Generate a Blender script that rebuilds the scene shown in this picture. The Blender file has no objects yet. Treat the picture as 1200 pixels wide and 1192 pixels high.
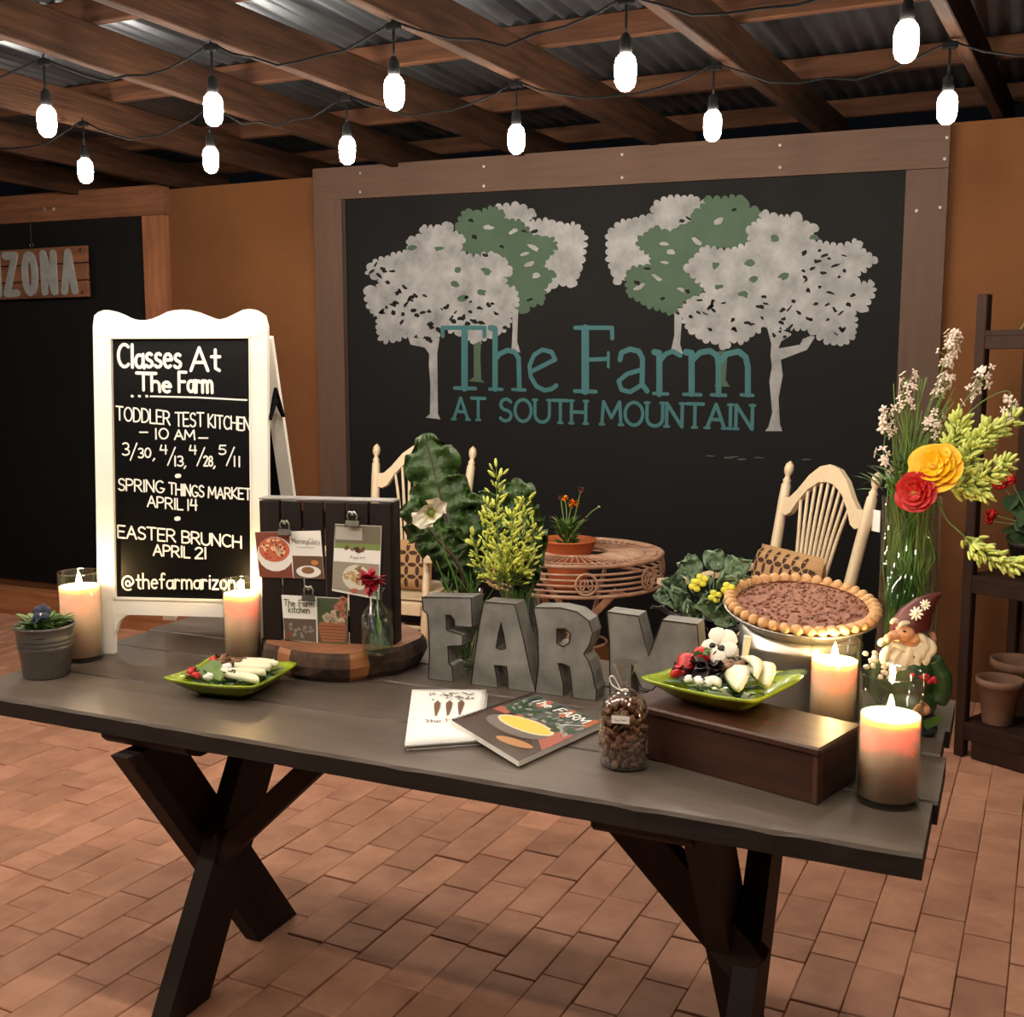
import bpy, math, random
from mathutils import Vector, Matrix, noise
from mathutils.geometry import tessellate_polygon
R=random.Random(7)
sc=bpy.context.scene; COL=sc.collection
pi=math.pi
# ---------------------------------------------------------------- camera, world, exposure
F_PX=1290.0; PITCH=math.radians(7.3); YAW=math.radians(24.4); EYE=Vector((0,0,1.56))
cam=bpy.data.cameras.new('camera'); camo=bpy.data.objects.new('camera',cam); COL.objects.link(camo)
cam.sensor_fit='HORIZONTAL'; cam.sensor_width=36; cam.lens=36*F_PX/1200; cam.clip_start=.05
camo.location=EYE; camo.rotation_euler=(pi/2-PITCH,0,YAW); sc.camera=camo
w=bpy.data.worlds.new('night'); sc.world=w; w.use_nodes=True
w.node_tree.nodes['Background'].inputs[0].default_value=(.55,.62,.8,1)
w.node_tree.nodes['Background'].inputs[1].default_value=.004
vs=sc.view_settings; vs.view_transform='Standard'; vs.look='None'; vs.gamma=1; vs.use_curve_mapping=False; vs.exposure=0.0
sc.cycles.use_denoising=True; sc.cycles.max_bounces=8; sc.cycles.transparent_max_bounces=24
sc.cycles.sample_clamp_indirect=4; sc.cycles.caustics_reflective=False; sc.cycles.caustics_refractive=False
BULB=345.0; FLAME=900.0
# ---------------------------------------------------------------- measuring the photograph
def ray(px,py):
    x=(px-600)/F_PX; y=-(py-596)/F_PX
    d=Vector((x,math.cos(PITCH)+y*math.sin(PITCH),-math.sin(PITCH)+y*math.cos(PITCH)))
    return Matrix.Rotation(YAW,3,'Z')@d
def onz(px,py,z=.76):
    d=ray(px,py); return EYE+d*((z-EYE.z)/d.z)
def ony(px,py,Y):
    d=ray(px,py); return EYE+d*(Y/d.y)
def proj(p):
    d=Matrix.Rotation(-YAW,3,'Z')@(Vector(p)-EYE)
    fw=d.y*math.cos(PITCH)-d.z*math.sin(PITCH); up=d.y*math.sin(PITCH)+d.z*math.cos(PITCH)
    return (600+F_PX*d.x/fw,596-F_PX*up/fw,fw)
# ---------------------------------------------------------------- materials
def lin(c): return tuple(((v/12.92) if v<=.04045 else ((v+.055)/1.055)**2.4) for v in c)
MATS={}
def mat(name,col,rough=.6,metal=0,var=.0,scale=8,bump=0,bscale=None,stretch=(1,1,1),col2=None,trans=0,sss=0,emit=0,ecol=None,rnd=0,spec=.5,coat=0,detail=5,island=False):
    if name in MATS: return MATS[name]
    m=bpy.data.materials.new(name); m.use_nodes=True; nt=m.node_tree; N=nt.nodes; L=nt.links
    b=N['Principled BSDF']; c=lin(col); b.inputs['Roughness'].default_value=rough; b.inputs['Metallic'].default_value=metal
    b.inputs['Specular IOR Level'].default_value=spec
    if coat: b.inputs['Coat Weight'].default_value=coat
    if trans: b.inputs['Transmission Weight'].default_value=trans
    if sss:
        b.inputs['Subsurface Weight'].default_value=1; b.inputs['Subsurface Scale'].default_value=sss
        b.inputs['Subsurface Radius'].default_value=(1,.45,.25)
    b.inputs['Base Color'].default_value=(*c,1)
    if emit:
        b.inputs['Emission Color'].default_value=(*(ecol or c),1); b.inputs['Emission Strength'].default_value=emit
    out=None
    if var or bump:
        tc=N.new('ShaderNodeTexCoord'); mp=N.new('ShaderNodeMapping'); mp.inputs['Scale'].default_value=stretch
        L.new(tc.outputs['Object'],mp.inputs[0])
        if rnd:
            oi=N.new('ShaderNodeObjectInfo'); mu=N.new('ShaderNodeMath'); mu.operation='MULTIPLY'; mu.inputs[1].default_value=37
            L.new(oi.outputs['Random'],mu.inputs[0]); cb=N.new('ShaderNodeCombineXYZ'); L.new(mu.outputs[0],cb.inputs[0]); L.new(mu.outputs[0],cb.inputs[2]); L.new(cb.outputs[0],mp.inputs['Location'])
        nz=N.new('ShaderNodeTexNoise'); nz.inputs['Scale'].default_value=scale; nz.inputs['Detail'].default_value=detail; nz.inputs['Roughness'].default_value=.6
        L.new(mp.outputs[0],nz.inputs['Vector'])
    if var:
        rp=N.new('ShaderNodeValToRGB'); rp.color_ramp.elements[0].position=.3; rp.color_ramp.elements[1].position=.72
        c2=lin(col2) if col2 else tuple(v*(1-var) for v in c); c1=c if col2 else tuple(min(1,v*(1+var)) for v in c)
        rp.color_ramp.elements[0].color=(*c2,1); rp.color_ramp.elements[1].color=(*c1,1)
        L.new(nz.outputs['Fac'],rp.inputs[0]); out=rp.outputs[0]
    if rnd or island:
        hs=N.new('ShaderNodeHueSaturation'); mr=N.new('ShaderNodeMapRange'); mr.inputs[3].default_value=1-(rnd or .2); mr.inputs[4].default_value=1+(rnd or .2)
        if island: g=N.new('ShaderNodeNewGeometry'); L.new(g.outputs['Random Per Island'],mr.inputs[0])
        else:
            oi=N.new('ShaderNodeObjectInfo'); L.new(oi.outputs['Random'],mr.inputs[0])
        L.new(mr.outputs[0],hs.inputs['Value'])
        if out: L.new(out,hs.inputs['Color'])
        else: hs.inputs['Color'].default_value=(*c,1)
        out=hs.outputs[0]
    if out: L.new(out,b.inputs['Base Color'])
    if bump:
        n2=nz
        if bscale:
            n2=N.new('ShaderNodeTexNoise'); n2.inputs['Scale'].default_value=bscale; n2.inputs['Detail'].default_value=4; L.new(mp.outputs[0],n2.inputs['Vector'])
        bp=N.new('ShaderNodeBump'); bp.inputs['Strength'].default_value=bump; bp.inputs['Distance'].default_value=.01
        L.new(n2.outputs['Fac'],bp.inputs['Height']); L.new(bp.outputs[0],b.inputs['Normal'])
    MATS[name]=m; return m
def glassy(name,tint=(.96,.98,.97),refl=1.0):
    if name in MATS: return MATS[name]
    m=bpy.data.materials.new(name); m.use_nodes=True; nt=m.node_tree; N=nt.nodes; L=nt.links
    N.remove(N['Principled BSDF']); o=N['Material Output']
    t=N.new('ShaderNodeBsdfTransparent'); t.inputs[0].default_value=(*tint,1)
    g=N.new('ShaderNodeBsdfGlossy'); g.inputs['Roughness'].default_value=.04
    f=N.new('ShaderNodeLayerWeight'); f.inputs[0].default_value=.5
    pw=N.new('ShaderNodeMath'); pw.operation='POWER'; pw.inputs[1].default_value=4; L.new(f.outputs['Facing'],pw.inputs[0])
    mu=N.new('ShaderNodeMath'); mu.operation='MULTIPLY_ADD'; mu.inputs[1].default_value=.55*refl; mu.inputs[2].default_value=.06*refl; L.new(pw.outputs[0],mu.inputs[0])
    x=N.new('ShaderNodeMixShader'); L.new(mu.outputs[0],x.inputs[0]); L.new(t.outputs[0],x.inputs[1]); L.new(g.outputs[0],x.inputs[2]); L.new(x.outputs[0],o.inputs[0])
    MATS[name]=m; return m
M_glass=glassy('clear_glass'); M_cello=glassy('cellophane',(.97,.96,.93),3); M_water=glassy('water',(.8,.9,.78),.5)
M_raft=mat('rafter_wood',(.235,.15,.10),.85,spec=.1,var=1,col2=(.105,.065,.04),scale=3,stretch=(9,.8,9),bump=.5,bscale=8,rnd=.15)
M_purl=mat('purlin_wood',(.32,.205,.135),.8,spec=.15,var=1,col2=(.17,.10,.065),scale=3,stretch=(.8,9,9),bump=.4,rnd=.15)
M_tin=mat('corrugated_tin',(.42,.44,.46),.42,metal=.85,var=1,col2=(.27,.28,.30),scale=2.5,stretch=(3,.5,1),bump=.1)
M_plast=mat('ochre_plaster',(.41,.265,.15),.9,var=1,spec=.2,col2=(.34,.21,.115),scale=1.3,bump=.25,bscale=14)
M_beamH=mat('grey_brown_board',(.31,.22,.165),.8,var=1,col2=(.27,.19,.14),scale=3,stretch=(.9,9,9),bump=.4,rnd=.12)
M_beamV=mat('grey_brown_upright',(.30,.215,.16),.8,var=1,col2=(.27,.19,.14),scale=3,stretch=(9,9,.9),bump=.4,rnd=.12)
M_beamH2=mat('orange_pine_board',(.47,.30,.19),.75,var=1,col2=(.33,.195,.12),scale=3,stretch=(.9,9,9),bump=.35,rnd=.1)
M_beamV2=mat('orange_pine_upright',(.56,.36,.23),.75,var=1,col2=(.42,.25,.15),scale=3,stretch=(9,9,.9),bump=.35,rnd=.1)
M_slate=mat('blackboard_slate',(.046,.046,.047),.8,spec=.2,var=.22,scale=2.2,bump=.05,bscale=40)
M_brick=mat('terracotta_brick',(.79,.58,.47),.62,var=1,col2=(.66,.46,.36),scale=7,bump=.35,bscale=30,rnd=.16)
M_brickI=mat('terracotta_brick_field',(.79,.58,.47),.62,var=1,col2=(.66,.46,.36),scale=7,bump=.35,bscale=30,rnd=.16,island=True)
M_mort=mat('sand_joint',(.30,.20,.155),.95,var=.3,scale=30)
M_tab=mat('grey_brown_table_paint',(.385,.34,.30),.42,var=1,col2=(.31,.27,.235),scale=2.5,stretch=(.7,5,5),bump=.12,bscale=9,rnd=.06)
M_edge=mat('dark_plank_edge',(.15,.115,.095),.65,var=1,col2=(.09,.07,.055),scale=6,stretch=(.8,4,4),bump=.3)  # darker brown on plank sides, ends and underside than on top
M_leg=mat('dark_brown_trestle',(.17,.12,.095),.65,spec=.3,var=1,col2=(.13,.095,.08),scale=4,stretch=(3,3,.8),bump=.2)
M_white=mat('white_enamel_paint',(.93,.91,.87),.45,var=.04,scale=6)
M_chalkp=mat('sign_blackboard',(.02,.02,.02),.35,spec=.3,var=.2,scale=6)
M_chalk=mat('chalk_marker_white',(.92,.91,.88),.8)
M_teal=mat('teal_paint',(.13,.32,.335),.75,var=.12,scale=12)
M_greyp=mat('silver_grey_paint',(.54,.54,.54),.7,var=1,col2=(.37,.37,.375),scale=9,detail=8)
M_greenp=mat('leaf_green_paint',(.17,.26,.185),.75,var=.12,scale=10)
M_galv=mat('galvanised_steel',(.68,.665,.64),.42,metal=.4,var=1,col2=(.46,.45,.43),scale=9,bump=.06)
M_galvd=mat('rusted_edge',(.20,.14,.11),.6,metal=.5,var=.3,scale=20)
M_signm=mat('galvanised_sign_letter',(.62,.63,.62),.5,metal=.4,var=.15,scale=20)
M_steel=mat('polished_steel',(.74,.72,.69),.3,metal=.8)
M_darkw=mat('dark_stained_slat',(.14,.09,.075),.6,spec=.3,var=1,col2=(.09,.06,.05),scale=4,stretch=(8,8,1),bump=.25,rnd=.15)
M_box=mat('walnut_box',(.31,.185,.13),.42,var=1,col2=(.19,.105,.075),scale=3,stretch=(1,7,7),bump=.15)
M_boxe=mat('box_end_grain',(.40,.25,.17),.5,var=1,col2=(.25,.14,.1),scale=6,stretch=(6,6,1))
M_bark=mat('bark',(.36,.26,.20),.9,var=1,col2=(.14,.09,.07),scale=18,stretch=(1,1,.5),bump=1,bscale=25)
M_slab=mat('slab_top',(.60,.40,.27),.6,var=1,col2=(.42,.26,.17),scale=9,bump=.2)
M_sap=mat('bare_sapwood',(.62,.40,.24),.6,var=.3,scale=10)
M_cream=mat('cream_lacquer',(.83,.75,.62),.45,var=.07,scale=9)
M_bist=mat('rusty_cream_iron',(.72,.58,.48),.6,var=1,col2=(.52,.36,.27),scale=14)
M_terra=mat('terracotta_pot',(.72,.37,.19),.7,var=.15,scale=10)
M_terrd=mat('weathered_terracotta',(.50,.37,.29),.85,var=.25,scale=9,bump=.3)
M_soil=mat('soil',(.13,.09,.07),.95,var=.4,scale=40,bump=.8)
M_wax=mat('ivory_wax',(.95,.80,.66),.5,sss=.035)
M_flame=mat('candle_flame',(1,.8,.5),emit=FLAME,ecol=(1,.62,.26))
M_wick=mat('wick',(.08,.06,.05),.9)
M_bulb=mat('lit_bulb_glass',(1,1,1),emit=BULB,ecol=(1,.88,.74))
M_sock=mat('black_socket_rubber',(.05,.05,.05),.9,spec=.1)
M_lime=mat('lime_glazed_ceramic',(.58,.66,.12),.25,var=.05,scale=4,coat=.4)
M_leaf=mat('leaf_green',(.30,.42,.17),.5,var=.35,scale=25,rnd=.15)
M_leafd=mat('dark_kale_green',(.20,.30,.12),.45,var=.55,scale=30,bump=1,bscale=32)
M_leafb=mat('blue_green_kale',(.43,.52,.40),.6,var=.35,scale=30)
M_kstem=mat('purple_kale_stem',(.27,.14,.11),.55,var=.3,scale=20)
M_stem=mat('stem_green',(.40,.50,.24),.5,var=.2,scale=30)
M_grass=mat('submerged_stems',(.34,.50,.20),.5,rnd=.1,var=.3,scale=20)
M_bud=mat('yellow_green_bud',(.80,.82,.36),.5,var=.18,scale=40)
M_limeb=mat('lime_snapdragon',(.83,.87,.48),.5,var=.15,scale=40)
M_ybl=mat('yellow_petal',(.95,.72,.03),.5,var=.12,scale=40)
M_yel=mat('pale_yellow_petal',(.90,.87,.28),.5)
M_redp=mat('red_petal',(.72,.06,.04),.5,var=.2,scale=40)
M_crim=mat('crimson_petal',(.66,.09,.17),.55,var=.2,scale=60)
M_orap=mat('orange_petal',(.92,.55,.05),.55,var=.2,scale=60)
M_dry=mat('dried_flower',(.42,.25,.17),.8,var=.3,scale=60)
M_whp=mat('white_petal',(.93,.90,.82),.5)
M_pinkw=mat('blush_white_petal',(.90,.82,.76),.55,var=.1,scale=60)
M_pans=mat('slate_blue_petal',(.16,.19,.26),.5,var=.3,scale=50)
M_blackp=mat('black_petal',(.05,.03,.05),.5)
M_purp=mat('purple_black_leaf',(.16,.10,.11),.5,var=.4,scale=60)
M_crust=mat('baked_crust',(.90,.73,.52),.6,var=1,col2=(.76,.55,.35),scale=16,bump=.2)
M_pec=mat('pecan_filling',(.68,.45,.34),.5,var=1,col2=(.46,.27,.19),scale=60,bump=.6,rnd=.2)
M_nut=mat('candied_nut',(.60,.43,.32),.35,var=1,col2=(.33,.21,.145),scale=50,bump=.5,rnd=.2)
M_pear=mat('pear_flesh',(.92,.90,.78),.45,var=.05,scale=20)
M_chees=mat('white_cheese',(.95,.94,.90),.6)
M_straw=mat('strawberry_red',(.74,.09,.12),.35,var=.15,scale=60,bump=.3)
M_cuc=mat('cucumber_green',(.45,.55,.25),.4,var=.15,scale=30)
M_skin=mat('gnome_skin',(.83,.60,.45),.55,var=.08,scale=20)
M_beard=mat('gnome_beard',(.86,.81,.72),.7,var=.15,scale=30,bump=.4)
M_hat=mat('gnome_hat_maroon',(.32,.12,.10),.45,var=.3,scale=12)
M_coat=mat('gnome_coat_green',(.17,.27,.14),.45,var=.2,scale=10)
M_trous=mat('gnome_trousers_blue',(.16,.19,.23),.5)
M_paper=mat('paper_white',(.94,.92,.89),.6)
M_towel=mat('white_cotton',(.93,.92,.90),.9,bump=.2,bscale=150,var=.02)
M_etag=mat('dark_walnut_shelving',(.20,.12,.08),.7,spec=.2,var=1,col2=(.13,.075,.05),scale=3,stretch=(4,4,1),bump=.15,rnd=.15)
M_etagp=mat('brown_back_panel',(.25,.15,.09),.8,spec=.2,var=1,col2=(.21,.12,.07),scale=2.5,stretch=(5,5,1))
M_pillow=mat('tan_woven_cotton',(.68,.53,.36),.9,var=.08,scale=60,bump=.3)
M_pilb=mat('brown_leaf_print',(.24,.15,.10),.9)
M_clip=mat('bronzed_clip',(.34,.32,.29),.3,metal=.8)
M_wire=mat('steel_wire',(.5,.5,.5),.4,metal=1)
def flat(n,c,r=.5): return mat('ink_'+n,c,r)
# ---------------------------------------------------------------- mesh builder
class MB:
    def __init__(s): s.v=[]; s.f=[]; s.m=[]; s.mi=0; s.sm=[]; s.smooth=False
    def add(s,vs,fs,M=None):
        n=len(s.v)
        for p in vs:
            p=Vector(p); s.v.append(M@p if M is not None else p)
        for f in fs: s.f.append([i+n for i in f]); s.m.append(s.mi); s.sm.append(s.smooth)
        return s
    def box(s,c,d,M=None,bev=0,jit=0):
        x,y,z=[q/2 for q in d]; c=Vector(c); b=min(bev,x*.9,y*.9,z*.9)
        if b<=0:
            V=[(i*x,j*y,k*z) for k in(-1,1) for j in(-1,1) for i in(-1,1)]
            Fs=[(0,2,3,1),(4,5,7,6),(0,1,5,4),(2,6,7,3),(0,4,6,2),(1,3,7,5)]
        else:
            V=[];ix={}
            for k in(-1,1):
                for j in(-1,1):
                    for i in(-1,1):
                        for a in range(3):
                            p=[i*x,j*y,k*z]
                            for q in range(3):
                                if q!=a: p[q]-= (i,j,k)[q]*b
                            ix[(i,j,k,a)]=len(V); V.append(p)
            Fs=[]
            for a in range(3):
                o=[q for q in range(3) if q!=a]
                for sgn in(-1,1):
                    f=[]
                    for (u,vv) in((-1,-1),(1,-1),(1,1),(-1,1)):
                        t=[0,0,0]; t[a]=sgn; t[o[0]]=u; t[o[1]]=vv; f.append(ix[(*t,a)])
                    if (sgn>0)==(a==1): f.reverse()
                    Fs.append(f)
            for a in range(3):      # edges along axis a
                o=[q for q in range(3) if q!=a]
                for u in(-1,1):
                    for vv in(-1,1):
                        t0=[0,0,0];t1=[0,0,0]; t0[a]=-1;t1[a]=1; t0[o[0]]=t1[o[0]]=u; t0[o[1]]=t1[o[1]]=vv
                        Fs.append([ix[(*t0,o[0])],ix[(*t1,o[0])],ix[(*t1,o[1])],ix[(*t0,o[1])]])
            for i in(-1,1):
                for j in(-1,1):
                    for k in(-1,1): Fs.append([ix[(i,j,k,0)],ix[(i,j,k,1)],ix[(i,j,k,2)]])
        V=[Vector(p)+c for p in V]
        return s.add(V,Fs,M)
    def prism(s,poly,h0,h1,M=None):
        """poly in local xy, extruded in local z"""
        n=len(poly); P=[Vector((p[0],p[1],0)) for p in poly]
        area=sum(P[i].x*P[(i+1)%n].y-P[(i+1)%n].x*P[i].y for i in range(n))
        if area<0: P.reverse()
        T=tessellate_polygon([P])
        V=[(p.x,p.y,h0) for p in P]+[(p.x,p.y,h1) for p in P]
        Fs=[]
        for t in T:
            a,b,c=[P[i] for i in t]; up=(b-a).cross(c-a).z>0
            t=list(t) if up else list(t)[::-1]
            Fs.append([i+n for i in t]); Fs.append(t[::-1])
        if h0!=h1:
            for i in range(n): j=(i+1)%n; Fs.append([i,j,j+n,i+n])
        return s.add(V,Fs,M)
    def flatpoly(s,poly,h=0,M=None):
        P=[Vector((p[0],p[1],0)) for p in poly]; T=tessellate_polygon([P]); Fs=[]
        for t in T:
            a,b,c=[P[i] for i in t]; Fs.append(list(t) if (b-a).cross(c-a).z>0 else list(t)[::-1])
        return s.add([(p.x,p.y,h) for p in P],Fs,M)
    def lathe(s,prof,seg=24,M=None,wob=None):
        V=[];Fs=[];n=len(prof)
        for i in range(seg):
            a=2*pi*i/seg
            for k,(r,z) in enumerate(prof):
                q=wob(a,k) if wob else 1
                V.append((r*q*math.cos(a),r*q*math.sin(a),z))
        for i in range(seg):
            j=(i+1)%seg
            for k in range(n-1):
                if prof[k][0]<1e-6 and prof[k+1][0]<1e-6: continue
                Fs.append([i*n+k,j*n+k,j*n+k+1,i*n+k+1])
        return s.add(V,Fs,M)
    def tube(s,pts,r,seg=6,M=None,cap=True):
        pts=[Vector(p) for p in pts]; n=len(pts)
        if not hasattr(r,'__len__'): r=[r]*n
        V=[];Fs=[]; up=None
        for i,p in enumerate(pts):
            t=(pts[min(i+1,n-1)]-pts[max(i-1,0)])
            t=t.normalized() if t.length>1e-9 else Vector((0,0,1))
            if up is None: up=t.orthogonal().normalized()
            else:
                up=up-t*up.dot(t); up=up.normalized() if up.length>1e-6 else t.orthogonal().normalized()
            q=t.cross(up)
            for k in range(seg):
                a=2*pi*k/seg; V.append(p+(up*math.cos(a)+q*math.sin(a))*r[i])
        for i in range(n-1):
            for k in range(seg):
                l=(k+1)%seg; Fs.append([i*seg+k,i*seg+l,(i+1)*seg+l,(i+1)*seg+k])
        if cap: Fs.append(list(range(seg))[::-1]); Fs.append([(n-1)*seg+k for k in range(seg)])
        return s.add(V,Fs,M)
    def ell(s,c,r,seg=10,rings=6,M=None,rot=None,lump=0,seed=0):
        if not hasattr(r,'__len__'): r=(r,r,r)
        c=Vector(c); V=[];Fs=[]
        V.append(Vector((0,0,-r[2])))
        for i in range(1,rings):
            t=-pi/2+pi*i/rings
            for k in range(seg):
                a=2*pi*k/seg; p=Vector((r[0]*math.cos(t)*math.cos(a),r[1]*math.cos(t)*math.sin(a),r[2]*math.sin(t)))
                if lump: p*=1+lump*noise.noise(p.normalized()*2.2+Vector((seed*3.1,seed,0)))
                V.append(p)
        V.append(Vector((0,0,r[2])))
        for k in range(seg):
            l=(k+1)%seg; Fs.append([0,1+l,1+k])
            for i in range(rings-2): a=1+i*seg; Fs.append([a+k,a+l,a+seg+l,a+seg+k])
            a=1+(rings-2)*seg; Fs.append([a+k,a+l,len(V)-1])
        if rot is not None: V=[rot@p for p in V]
        V=[p+c for p in V]
        return s.add(V,Fs,M)
    def grid(s,fn,nu,nv,M=None,wrap=False):
        V=[fn(i/nu,j/nv) for j in range(nv+1) for i in range(nu+1)]; Fs=[]
        for j in range(nv):
            for i in range(nu): a=j*(nu+1)+i; Fs.append([a,a+1,a+nu+2,a+nu+1])
        return s.add(V,Fs,M)
    def stroke(s,pts,wd,h=0,M=None,caps=True):
        for i in range(len(pts)-1):
            s.ctr=(getattr(s,'ctr',0)+1)%60; h0=h; h=h0+s.ctr*1.2e-5
            a=Vector((*pts[i][:2],0)); b=Vector((*pts[i+1][:2],0)); d=b-a
            if d.length<1e-9: h=h0; continue
            q=Vector((-d.y,d.x,0)).normalized()*wd/2
            s.add([(a-q)+Vector((0,0,h)),(b-q)+Vector((0,0,h)),(b+q)+Vector((0,0,h)),(a+q)+Vector((0,0,h))],[(0,1,2,3)],M)
            h=h0
        if caps:
            for p in pts:
                s.ctr=(getattr(s,'ctr',0)+1)%60; h=h0+s.ctr*1.2e-5 if len(pts)>1 else h
                s.add([(p[0]+wd/2*math.cos(2*pi*k/8),p[1]+wd/2*math.sin(2*pi*k/8),h) for k in range(8)],[list(range(8))],M)
        return s
def obj(name,mb,m,parent=None,loc=None,rot=None,world=False,label=None,cat=None,group=None,kind=None):
    me=bpy.data.meshes.new(name); off=Vector((0,0,0))
    if world: off=Vector(parent['_o']) if parent is not None else Vector(loc or (0,0,0))
    me.from_pydata([tuple(v-off) for v in mb.v],[],mb.f)
    for x in (m if isinstance(m,(list,tuple)) else [m]): me.materials.append(x)
    me.polygons.foreach_set('material_index',mb.m); me.polygons.foreach_set('use_smooth',mb.sm)
    me.update()
    o=bpy.data.objects.new(name,me); COL.objects.link(o)
    if parent is not None: o.parent=parent
    if loc is not None: o.location=loc
    if rot is not None: o.rotation_euler=rot
    if world and parent is not None: o['_o']=parent['_o']
    tag(o,label,cat,group,kind); return o
def tag(o,label=None,cat=None,group=None,kind=None):
    if label: o['label']=label
    if cat: o['category']=cat
    if group: o['group']=group
    if kind: o['kind']=kind
    return o
def thing(name,label,cat,loc=(0,0,0),rz=0,group=None,kind=None):
    o=bpy.data.objects.new(name,None); COL.objects.link(o); o.location=loc; o.rotation_euler=(0,0,rz); o.empty_display_size=.05
    o['_o']=tuple(loc); return tag(o,label,cat,group,kind)
def child(name,me,parent,loc=(0,0,0),rot=(0,0,0),scale=None):
    o=bpy.data.objects.new(name,me); COL.objects.link(o); o.parent=parent; o.location=loc; o.rotation_euler=rot
    if scale: o.scale=scale
    return o
def copytree(o,parent=None):
    c=o.copy(); COL.objects.link(c)
    if parent is not None: c.parent=parent
    for ch in list(o.children): copytree(ch,c)
    return c
def plane_M(org,ex,ey):
    ex=Vector(ex).normalized(); ey=Vector(ey).normalized(); ez=ex.cross(ey)
    M=Matrix((ex,ey,ez)).transposed().to_4x4(); M.translation=Vector(org); return M
def dirM(c,d,roll=0):
    q=Vector(d).to_track_quat('Z','Y').to_matrix().to_4x4(); q=q@Matrix.Rotation(roll,4,'Z'); q.translation=Vector(c); return q
def arc(cx,cy,rx,ry,a0,a1,n=8): return [(cx+rx*math.cos(math.radians(a0+(a1-a0)*i/n)),cy+ry*math.sin(math.radians(a0+(a1-a0)*i/n))) for i in range(n+1)]
def catmull(P,n=5):
    P=[Vector(p) for p in P]; out=[]
    for i in range(len(P)-1):
        a=P[max(i-1,0)];b=P[i];c=P[i+1];d=P[min(i+2,len(P)-1)]
        for k in range(n):
            t=k/n; out.append(.5*((2*b)+(c-a)*t+(2*a-5*b+4*c-d)*t*t+(3*b-a-3*c+d)*t**3))
    out.append(P[-1]); return out
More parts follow.
